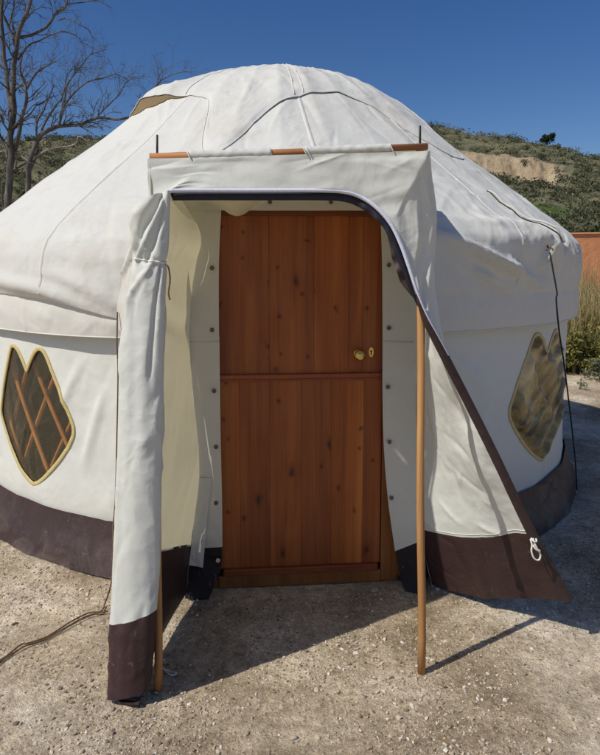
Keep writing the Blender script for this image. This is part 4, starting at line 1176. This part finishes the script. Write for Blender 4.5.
for nm, arr in (('cliff', steep), ('green', green)):
    at_ = hill.data.attributes.new(nm, 'FLOAT', 'POINT'); at_.data.foreach_set('value', arr.ravel().astype(np.float32))
def hill_mat():
    k = NT('scrubby hillside'); v = k.coord()
    c = k.ramp(k.noise(v, .5, 7, .7), [(.35, (.09, .095, .05)), (.5, (.155, .148, .085)), (.68, (.27, .235, .15))])
    at1 = k.n('ShaderNodeAttribute', attribute_name='cliff'); at2 = k.n('ShaderNodeAttribute', attribute_name='green')
    gr = k.ramp(k.noise(v, .9, 4), [(.35, (.055, .085, .025)), (.6, (.10, .145, .04))])
    c = k.mix(at2.outputs['Fac'], c, gr)
    sand = k.ramp(k.noise(k.coord((1, 1, .35)), .8, 7, .7, .8), [(.32, (.22, .16, .10)), (.5, (.40, .31, .20)), (.68, (.50, .41, .28))])
    c = k.mix(k.ramp(k.math('ADD', at1.outputs['Fac'], k.math('MULTIPLY_ADD', k.noise(v, .7, 4), .6)), [(.45, (0, 0, 0)), (.62, (1, 1, 1))]), c, sand)
    for q in k.t.nodes:
        if q.type == 'MATH' and q.operation == 'MULTIPLY_ADD': q.inputs[2].default_value = -.2
    return k.done(k.bsdf(c, .95, k.bump(k.noise(v, 1.2, 6, .7), .6, .8), .1))
hill.data.materials.append(hill_mat())

def foliage_mat(name, dark, mid_, light):
    k = NT(name); g = k.n('ShaderNodeNewGeometry'); a_ = k.n('ShaderNodeAttribute', attribute_name='tint')
    f = k.math('ADD', k.math('MULTIPLY', g.outputs['Random Per Island'], .45), k.math('MULTIPLY', a_.outputs['Fac'], .55))
    c = k.ramp(f, [(.1, dark), (.5, mid_), (.9, light)])
    sh = k.bsdf(c, .75, None, .2)
    tr = k.n('ShaderNodeBsdfTranslucent'); k.l(c, tr.inputs[0])
    mx = k.n('ShaderNodeMixShader'); mx.inputs[0].default_value = .22; k.l(sh, mx.inputs[1]); k.l(tr.outputs[0], mx.inputs[2])
    return k.done(mx.outputs[0])

def leaves(name, cen, rad, nleaf, lsize, mat, parent=None, seed=0, squash=.75, tint=None, elong=1.6):
    """leaf clumps: for every centre a cloud of small bent quads spread through its volume"""
    r_ = np.random.default_rng(seed)
    cen = np.asarray(cen, float); n_ = len(cen); rad = np.broadcast_to(np.asarray(rad, float), (n_,))
    dv = r_.normal(size=(n_, nleaf, 3)); dv /= np.linalg.norm(dv, axis=-1, keepdims=True)
    rad_f = r_.random((n_, nleaf, 1)) ** .45
    lump = 1 + .35 * pn(dv * 2.2 + r_.normal(size=(n_, 1, 3)) * 5, seed)[..., None]
    pos = dv * rad_f * lump * rad[:, None, None]; pos[..., 2] *= squash
    pos = pos + cen[:, None]
    a_ = r_.normal(size=pos.shape); a_ /= np.linalg.norm(a_, axis=-1, keepdims=True)
    b_ = np.cross(a_, r_.normal(size=pos.shape)); b_ /= np.linalg.norm(b_, axis=-1, keepdims=True)
    ls = (lsize * r_.uniform(.55, 1.3, size=(n_, nleaf, 1)) * (rad[:, None, None] / max(rad.mean(), 1e-6)) ** .5)
    a_ = a_ * ls * elong; b_ = b_ * ls * .5
    V = np.stack([pos - a_, pos + b_, pos + a_, pos - b_], 2).reshape(-1, 3)
    nf = n_ * nleaf
    Fc = np.arange(nf * 4).reshape(-1, 4).tolist()
    o = mesh_obj(name, V, Fc, mat, parent, False)
    tn = r_.random(n_) if tint is None else np.broadcast_to(tint, (n_,))
    hgt = dv[..., 2] * .18
    tv_ = np.repeat((tn[:, None] + hgt).reshape(-1), 4).astype(np.float32)
    at_ = o.data.attributes.new('tint', 'FLOAT', 'POINT'); at_.data.foreach_set('value', tv_)
    return o

M_scrub = foliage_mat('hillside scrub', (.026, .034, .014), (.098, .106, .054), (.25, .235, .14))
M_leafd = foliage_mat('dark green leaves', (.010, .018, .007), (.030, .048, .017), (.07, .095, .035))
M_leafy = foliage_mat('olive leaves', (.055, .065, .02), (.17, .165, .05), (.40, .35, .10))
M_leafg = foliage_mat('grey green leaves', (.05, .06, .03), (.14, .15, .085), (.28, .28, .17))
M_dryg = foliage_mat('dry grass', (.15, .13, .05), (.38, .31, .14), (.64, .54, .28))
M_flow = foliage_mat('yellow flowers', (.38, .28, .05), (.55, .42, .09), (.68, .58, .22))

rs = np.random.default_rng(77)
NB = 5200
ia = rs.uniform(0, len(az) - 1.01, NB); it = rs.uniform(.05, .985, NB) ** .9 * 149
iai = ia.astype(int); iti = it.astype(int)
px_ = HX[iai, iti]; py_ = HY[iai, iti]; pz_ = zh_[iai, iti]
jx = rs.uniform(-.4, .4, NB); jy = rs.uniform(-.4, .4, NB)
okb = (steep[iai, iti] < .25) | (rs.random(NB) < .30)
okb &= (green[iai, iti] < .4) | (rs.random(NB) < .15)
azb = ag[iai, iti]
okb &= ((azb > 6) & (azb < 34)) | ((azb < -10) & (azb > -38)) | (rs.random(NB) < .35)
cen = np.stack([px_ + jx, py_ + jy, pz_ + .15], -1)[okb]
radb = (rs.uniform(.35, 1.0, NB) ** 1.4 * 1.25 + .15)[okb]
tn = np.clip(.5 + .9 * pn(cen * .06, 5) + rs.normal(0, .2, len(cen)), 0, 1)
tag(leaves('hillside_scrub', cen, radb, 70, .14, M_scrub, None, 5, .7, tn, 1.3), kind='stuff')

def stemmy(mb, base, tips, r0, seed):
    r_ = np.random.default_rng(seed)
    for t_ in tips:
        m_ = (base + t_) / 2 + r_.normal(0, .06, 3) * np.linalg.norm(t_ - base)
        mb.add(*tube(curve([base, m_, t_], 7), np.linspace(r0, r0 * .3, 7), 5))
def bush(name, x, y, w_, h_, n_, nleaf, ls, mat, label, cat, seed, z=0.0, group=None, trunk=0.0, flowers=None, bark=None):
    r_ = np.random.default_rng(seed)
    t_ = thing(name, (x, y, z), label, cat, group)
    c_ = []
    for k in range(n_):
        a_ = r_.uniform(0, 6.28); q = math.sqrt(r_.random()) * w_ * .7
        c_.append((x + q * math.cos(a_), y + q * math.sin(a_), z + trunk + h_ * r_.uniform(.2, .9) * (1 - .35 * (q / w_) ** 2)))
    c_ = np.array(c_)
    leaves('crown' if trunk else 'foliage', c_, r_.uniform(.22, .42, n_) * w_, nleaf, ls, mat, t_, seed, .8)
    mb_ = MB(); b_ = np.array([x, y, z - .02])
    if trunk:
        mb_.add(*tube(curve([b_, b_ + np.array([.03, 0, trunk * .6]), b_ + np.array([0, .02, trunk + h_ * .4])], 8), np.linspace(.09, .04, 8) * w_, 7))
        stemmy(mb_, b_ + np.array([0, 0, trunk]), c_[::2], .03 * w_, seed)
    else:
        stemmy(mb_, b_, c_[::2], .014 * max(.5, w_), seed)
    mb_.build('trunk' if trunk else 'stem', bark or M_bark, t_)
    if flowers is not None:
        tag(leaves('flower', c_ + np.array([0, -.05, .06]), r_.uniform(.25, .45, n_) * w_, flowers, .016, M_flow, t_, seed + 1, .9, None, .8), kind='stuff')
    return t_
def bark_mat():
    k = NT('dead bark'); v = k.coord((1, 1, .3))
    c = k.ramp(k.noise(v, 7, 6, .7), [(.3, (.050, .044, .040)), (.5, (.105, .094, .086)), (.72, (.22, .20, .185))])
    return k.done(k.bsdf(c, .9, k.bump(k.noise(v, 16, 5), .03, .8), .15))
M_bark = bark_mat()
k = NT('grey dead twigs'); v = k.coord()
M_twig = k.done(k.bsdf(k.ramp(k.noise(v, 6, 3), [(.3, (.06, .053, .047)), (.7, (.15, .134, .12))]), .9))

def on_hill(px, tfrac):
    a_ = math.degrees(math.atan2(ray(px, 200)[0], ray(px, 200)[1]))
    i = int(np.argmin(np.abs(az - a_))); j = int(np.argmin(np.abs(tq - tfrac)))
    return HX[i, j], HY[i, j], zh_[i, j]
x, y, z = on_hill(543, .99); bush('tree', x, y, 1.5, 1.9, 16, 60, .16, M_leafd, 'small dark round tree standing alone on the hill crest', 'tree', 401, z - .2, None, .8)
x, y, z = on_hill(556, .97); bush('shrub', x, y, 1.3, 1.0, 9, 50, .15, M_scrub, 'low scrubby shrub on the hill crest just right of the lone tree', 'shrub', 402, z - .2)
# green trees right behind the orange wall
for i, (px, Y, w_, h_, mt, lb) in enumerate([(537, 21, .9, 2.0, M_leafy, 'yellowish olive bush low on the slope just above the canvas roof edge'),
                                             (558, 19, 1.3, 2.4, M_leafd, 'dark green tree behind the left end of the orange wall'),
                                             (583, 20, 1.6, 2.7, M_leafd, 'broad dark green tree behind the middle of the orange wall'),
                                             (612, 19, 1.5, 2.9, M_leafd, 'dark green tree behind the orange wall at the right edge of the photo')]):
    p = at(px, 250, Y)
    bush('tree', p[0], Y, w_, h_ - .6, 26, 90, .085, mt, lb, 'tree', 410 + i, 0.0, None, .55)

# ------------------------------------------------------------------ orange wall
k = NT('orange plaster'); v = k.coord()
c = k.ramp(k.noise(v, 1.6, 6, .65), [(.3, (.56, .24, .115)), (.55, (.68, .31, .15)), (.75, (.74, .39, .21))])
c = k.mix(.5, c, k.ramp(k.noise(k.coord((3, 3, .4)), 3, 5, .6), [(.35, (.78, .74, .7)), (.6, (1, 1, 1))]), 'MULTIPLY')
M_plaster = k.done(k.bsdf(c, .9, k.bump(k.noise(v, 12, 6), .02, .6), .15))
wl = thing('plaster_wall', (8, 14.0, 0), 'orange plastered garden wall behind the dry grass on the right', 'wall')
nx = 60; xs = np.linspace(1.0, 22, nx)
top_z = 2.22 + .018 * np.sin(xs * 1.1) + .012 * pn(np.stack([xs * 1.7, 0 * xs, 0 * xs], -1), 7)
sec = [(14.0, 0), (14.0, .5), (14.0, 1.0), (14.0, 1.5), (14.0, -1), (14.28, -1), (14.28, 0)]
G = np.zeros((nx, len(sec), 3))
for j, (yy, zz_2) in enumerate(sec):
    G[:, j, 0] = xs; G[:, j, 1] = yy - .02 * (xs - 8) + .02 * pn(np.stack([xs * .9, 0 * xs + j, 0 * xs], -1), 8); G[:, j, 2] = top_z if zz_2 == -1 else zz_2
mesh_obj('plaster_face', G.reshape(-1, 3), [q[::-1] for q in grid_faces(nx, len(sec))], M_plaster, wl, False)
m = MB()
cp = np.stack([xs, 14.13 - .02 * (xs - 8), top_z + .012], -1)
for i in range(0, nx - 1):
    pass
V, Fc = tube(cp, .12, 10); V[:, 2] = (V[:, 2] - np.repeat(cp[:, 2], 10)) * .22 + np.repeat(cp[:, 2], 10); V[:, 1] = (V[:, 1] - np.repeat(cp[:, 1], 10)) * 1.42 + np.repeat(cp[:, 1], 10)
m.add(V, Fc); m.build('rounded_coping', M_plaster, wl)

# ------------------------------------------------------------------ dry grass and plants on the right
def blades(name, x0, x1, y0, y1, n_, h0, h1, mat, seed, wd=.006, parent=None, lean=.35, clump=True):
    r_ = np.random.default_rng(seed)
    if clump:
        nc = max(3, n_ // 45); cx = r_.uniform(x0, x1, nc); cy = r_.uniform(y0, y1, nc); ii = r_.integers(0, nc, n_)
        bx_ = cx[ii] + r_.normal(0, .13, n_); by_ = cy[ii] + r_.normal(0, .13, n_); ch = r_.uniform(.65, 1.1, nc)[ii]
    else:
        bx_ = r_.uniform(x0, x1, n_); by_ = r_.uniform(y0, y1, n_); ch = 1
    h_ = r_.uniform(h0, h1, n_) * ch; an = r_.uniform(0, 6.28, n_); le = r_.random(n_) ** 1.5 * lean * h_ * 1.6
    fa = r_.uniform(0, 3.14, n_)
    rows = []
    for t_ in (0, .35, .7, 1.0):
        c_ = np.stack([bx_ + np.cos(an) * le * t_ ** 2, by_ + np.sin(an) * le * t_ ** 2, h_ * (t_ - .12 * t_ ** 2 * le / np.maximum(h_, .01))], -1)
        ww = wd * (1 - .85 * t_); o_ = np.stack([np.cos(fa) * ww, np.sin(fa) * ww, 0 * fa], -1)
        rows += [c_ - o_, c_ + o_]
    V = np.stack(rows, 1).reshape(-1, 3)
    base = (np.arange(n_) * 8)[:, None, None]
    Fc = (base + np.array([[0, 1, 3, 2], [2, 3, 5, 4], [4, 5, 7, 6]])[None]).reshape(-1, 4)
    o = mesh_obj(name, V, Fc.tolist(), mat, parent, False)
    tn_ = np.repeat(r_.random(n_) * .8 + .1, 8).astype(np.float32)
    at_ = o.data.attributes.new('tint', 'FLOAT', 'POINT'); at_.data.foreach_set('value', tn_)
    return o
tag(blades('dry_grass', 3.3, 8.5, 8.9, 12.5, 17000, .65, 1.62, M_dryg, 501, .007), kind='stuff')
tag(blades('green_grass', 3.3, 8.0, 8.6, 11.0, 5000, .25, .75, M_leafy, 502, .007), kind='stuff')
def gp(px, py): return gnd(px, py)
for i, (px, py, w_, h_, mt, lb, fl_) in enumerate([(574, 372, .50, .70, M_leafy, 'yellow flowering bush with a green base beside the yurt wall', 12),
        (604, 366, .62, 1.0, M_leafy, 'taller yellow flowering bush at the right edge among dry grass', 12),
        (590, 345, .7, 1.15, M_dryg, 'tall straw coloured bush in front of the orange wall', 4)]):
    p = gp(px, py)
    bush('wild_bush', p[0], p[1], w_, h_, 22, 120, .028, mt, lb, 'bush', 520 + i, 0, None, 0, fl_)
p = gp(600, 381); bush('wild_plant', p[0], p[1], .26, .30, 14, 60, .016, M_leafg, 'small grey green plant sprouting from the pale sand at the right edge', 'plant', 530)
p = gp(579, 389); bush('wild_plant', p[0], p[1], .11, .15, 7, 16, .010, M_leafg, 'tiny sparse weed on the bare sand near the yurt wall', 'plant', 531)

# ------------------------------------------------------------------ dead tree
TY = 9.0
tree = thing('dead_tree', (float(at(9, 215, TY)[0]), TY, 0), 'bare dead tree with grey twisted branches behind the yurt at left', 'tree')
rt = np.random.default_rng(900)
PXM = TY / F_
def limb3(pts, jit=.12):
    n_ = len(pts); dy = np.cumsum(rt.normal(0, jit, n_)); dy -= dy[0]
    P_ = []
    for (x_, y_, r_), q in zip(pts, dy):
        # keep the silhouette position while drifting in depth
        P_.append(at(x_, y_, TY + q))
    return np.array(P_), np.array([p[2] for p in pts]) * PXM * .60
def wobble(P_, amp, seed):
    s_ = np.cumsum(np.r_[0, np.linalg.norm(np.diff(P_, axis=0), axis=1)])
    q = np.stack([pn(np.stack([s_ * 3.1 + 9 * k_, s_ * 0 + seed, s_ * 0 + k_], -1), 3) for k_ in range(3)], -1)
    w_ = sstep(0, .15, s_ / max(s_[-1], 1e-6))[:, None]
    return P_ + q * amp * w_
def twig(mb, p, dirn, L, r, depth):
    n_ = max(4, int(L / .07)); pts = [p]; dd = dirn / np.linalg.norm(dirn)
    bend = rt.normal(0, .10, 3) + np.array([0, 0, .02])
    for k_ in range(n_):
        dd = dd + bend * .5 + rt.normal(0, .20, 3); dd /= np.linalg.norm(dd)
        pts.append(pts[-1] + dd * L / n_)
    pts = np.array(pts)
    mb.add(*tube(pts, np.linspace(r, r * .35, len(pts)), 4 if r < .008 else 5, False))
    if depth > 0:
        for k_ in range(rt.integers(2, 5)):
            i = rt.integers(1, len(pts) - 1); t_ = pts[i] - pts[i - 1]; t_ /= np.linalg.norm(t_)
            sd = np.cross(t_, rt.normal(size=3)); sd /= np.linalg.norm(sd)
            twig(mb, pts[i], t_ * .75 + sd * rt.uniform(.5, 1.0) + np.array([0, 0, .12]), L * rt.uniform(.35, .7), r * .6, depth - 1)
def limb(name, pts, ntw, L=(.25, .6), jit=.12, depth=2, first=None, part=None, mat=None, up=.25):
    P_, rr_ = limb3(pts, jit)
    if first is not None: P_ = np.concatenate([first, P_]); rr_ = np.r_[[rr_[0] * 1.25] * len(first), rr_]
    n_ = len(P_) * 7
    Pc_ = wobble(curve(P_, n_), .05, len(pts) + ntw)
    rc = np.interp(np.linspace(0, len(rr_) - 1, n_), range(len(rr_)), rr_)
    rc = rc * (1 + .12 * pn(np.stack([np.arange(n_) * .45, 0 * rc, 0 * rc], -1), ntw))
    V, Fc = tube(Pc_, rc, 8 if rr_[0] > .03 else 6)
    o = mesh_obj(name, V, Fc, mat or M_bark, part or tree)
    if ntw:
        mb_ = MB()
        for k_ in range(int(ntw * 1.55)):
            i = rt.integers(int(n_ * .18), n_ - 1)
            t_ = Pc_[min(i + 1, n_ - 1)] - Pc_[i - 1]; t_ /= np.linalg.norm(t_)
            sd = np.cross(t_, rt.normal(size=3)); sd /= np.linalg.norm(sd)
            twig(mb_, Pc_[i], t_ * rt.uniform(.5, 1) + sd * rt.uniform(.5, 1) + np.array([0, 0, up]), rt.uniform(*L), max(.0026, rc[i] * .36), depth)
        mb_.build('twigs', M_twig, o)
    return o
b0 = np.array([[float(at(7, 215, TY)[0]), TY, -.05], [float(at(8, 215, TY)[0]), TY, 1.0]])
limb('trunk', [(8, 215, 6), (10, 170, 5.8), (11.5, 130, 5.2), (13, 100, 4.8), (14, 75, 4.2), (17, 45, 3.8), (22, 22, 3.2), (31, 3, 2.7), (38, -20, 2), (45, -60, 1)], 12, (.3, .6), .04, 2, b0)
limb('limb', [(12, 112, 4), (6, 75, 3.4), (3, 40, 3), (1.5, 10, 2.6), (3, -30, 1.8), (10, -70, 1)], 12, (.3, .6), .08)
limb('limb', [(16, 48, 2.4), (10, 32, 2.2), (5, 18, 2.0), (-5, 5, 1.6), (-12, -20, 1)], 5)
limb('limb', [(17, 46, 2), (13, 26, 1.7), (11, 18, 1.6), (14, 5, 1.3), (13, -15, 1)], 5)
limb('limb', [(20, 38, 2.6), (34, 33.5, 2.2), (47, 26, 2.1), (57, 13, 1.8), (65, 6, 1.6), (68, -8, 1.1), (75, -30, .7)], 9, (.25, .55))
limb('limb', [(58, 20, 1.2), (70, 20, 1.1), (80, 26, .9), (89, 31, .7), (93, 37, .45)], 4, (.15, .3), .08, 1)
limb('limb', [(60, 8, 1.3), (74, 4, 1.0), (88, 2, .9), (98, 2, .6), (112, 7, .4)], 4, (.15, .3), .08, 1)
limb('limb', [(18, 60, 1.8), (28, 47, 1.5), (40, 40, 1.3), (52, 35, 1.1), (66, 33, .9), (78, 37, .6), (83, 43, .4)], 8, (.2, .4), .1, 1)
limb('limb', [(15, 150, 3.6), (21, 125, 3), (26, 100, 2.4), (25, 84, 2.0), (21, 70, 1.6), (20, 58, 1.2)], 9, (.25, .5))
limb('limb', [(26, 90, 2.0), (32, 79, 1.6), (40, 70, 1.3), (50, 63, 1), (60, 59, .6)], 8, (.2, .45))
b1 = np.array([[float(at(22, 215, TY)[0]), TY + .1, -.05], [float(at(25, 215, TY)[0]), TY + .1, .9]])
limb('limb', [(28, 190, 4.6), (31, 160, 4.2), (38, 140, 3.8), (47, 131, 3.5), (59, 126, 3.0), (76, 124.5, 2.6), (95, 119.5, 2.2), (115, 119, 2.0), (133, 116, 1.8), (146, 108, 1.5), (151, 95, 1.2), (159, 83, .95), (170, 75, .75), (189, 73, .45)], 26, (.2, .5), .06, 2, b1)
limb('limb', [(59, 126, 2.0), (62, 109, 1.8), (72, 96, 1.5), (86, 83, 1.2), (100, 79, .9), (116, 75, .6), (128, 80, .4)], 18, (.2, .45))
limb('limb', [(62, 110, 1.7), (66, 89, 1.4), (75, 72, 1.1), (85, 63, .9), (93, 54, .7), (106, 49, .4)], 14, (.2, .4))
limb('limb', [(40, 138, 2), (46, 122, 1.7), (55, 106, 1.4), (62, 97, 1.1), (66, 80, .9), (72, 70, .6)], 12, (.2, .4))
limb('limb', [(95, 119.5, 1.3), (105, 109, 1.1), (116, 97, .9), (125, 84, .6), (135, 78, .4)], 9, (.15, .35))
limb('limb', [(28, 175, 2.2), (38, 150, 1.7), (36, 128, 1.3), (46, 105, 1), (52, 85, .6)], 10, (.25, .5))
limb('limb', [(10, 165, 2.4), (2, 140, 1.9), (-8, 115, 1.5), (-14, 80, 1)], 8, (.25, .5))
M_pale = M_twig
k = NT('bleached wood'); v = k.coord()
M_pale = k.done(k.bsdf(k.ramp(k.noise(v, 8, 4), [(.3, (.26, .215, .17)), (.7, (.42, .37, .31))]), .9))
for j, pts in enumerate([[(30, 160, 1.4), (46, 150, 1.3), (60, 148, 1.1), (75, 144, 1.0), (79, 137, .8), (90, 142, .5)], [(52, 150, .9), (57, 156, .8), (52, 163, .5)], [(72, 144, .9), (84, 149, .8), (97, 146, .5)], [(0, 152, 1.2), (10, 150, 1.1), (20, 156, .8), (30, 162, .5)]]):
    limb('dry_branch', pts, 4 if j != 3 else 8, (.1, .25), .05, 1, None, None, M_pale)
# tangle of dry brush under the tree
db = thing('dry_brush', tuple(gnd(14, 340)[:1]) + (8.6, 0), 'tangle of dry leafless brush at the foot of the dead tree', 'brush')
x0 = float(at(8, 220, 8.6)[0])
mb = MB()
for k_ in range(46):
    b_ = np.array([x0 + rt.uniform(-.5, .7), 8.6 + rt.uniform(-.3, .4), -.03])
    twig(mb, b_, np.array([rt.normal(0, .22), rt.normal(0, .2), 1.0]), rt.uniform(1.5, 2.5), .008, 2)
mb.build('twigs', M_twig, db)
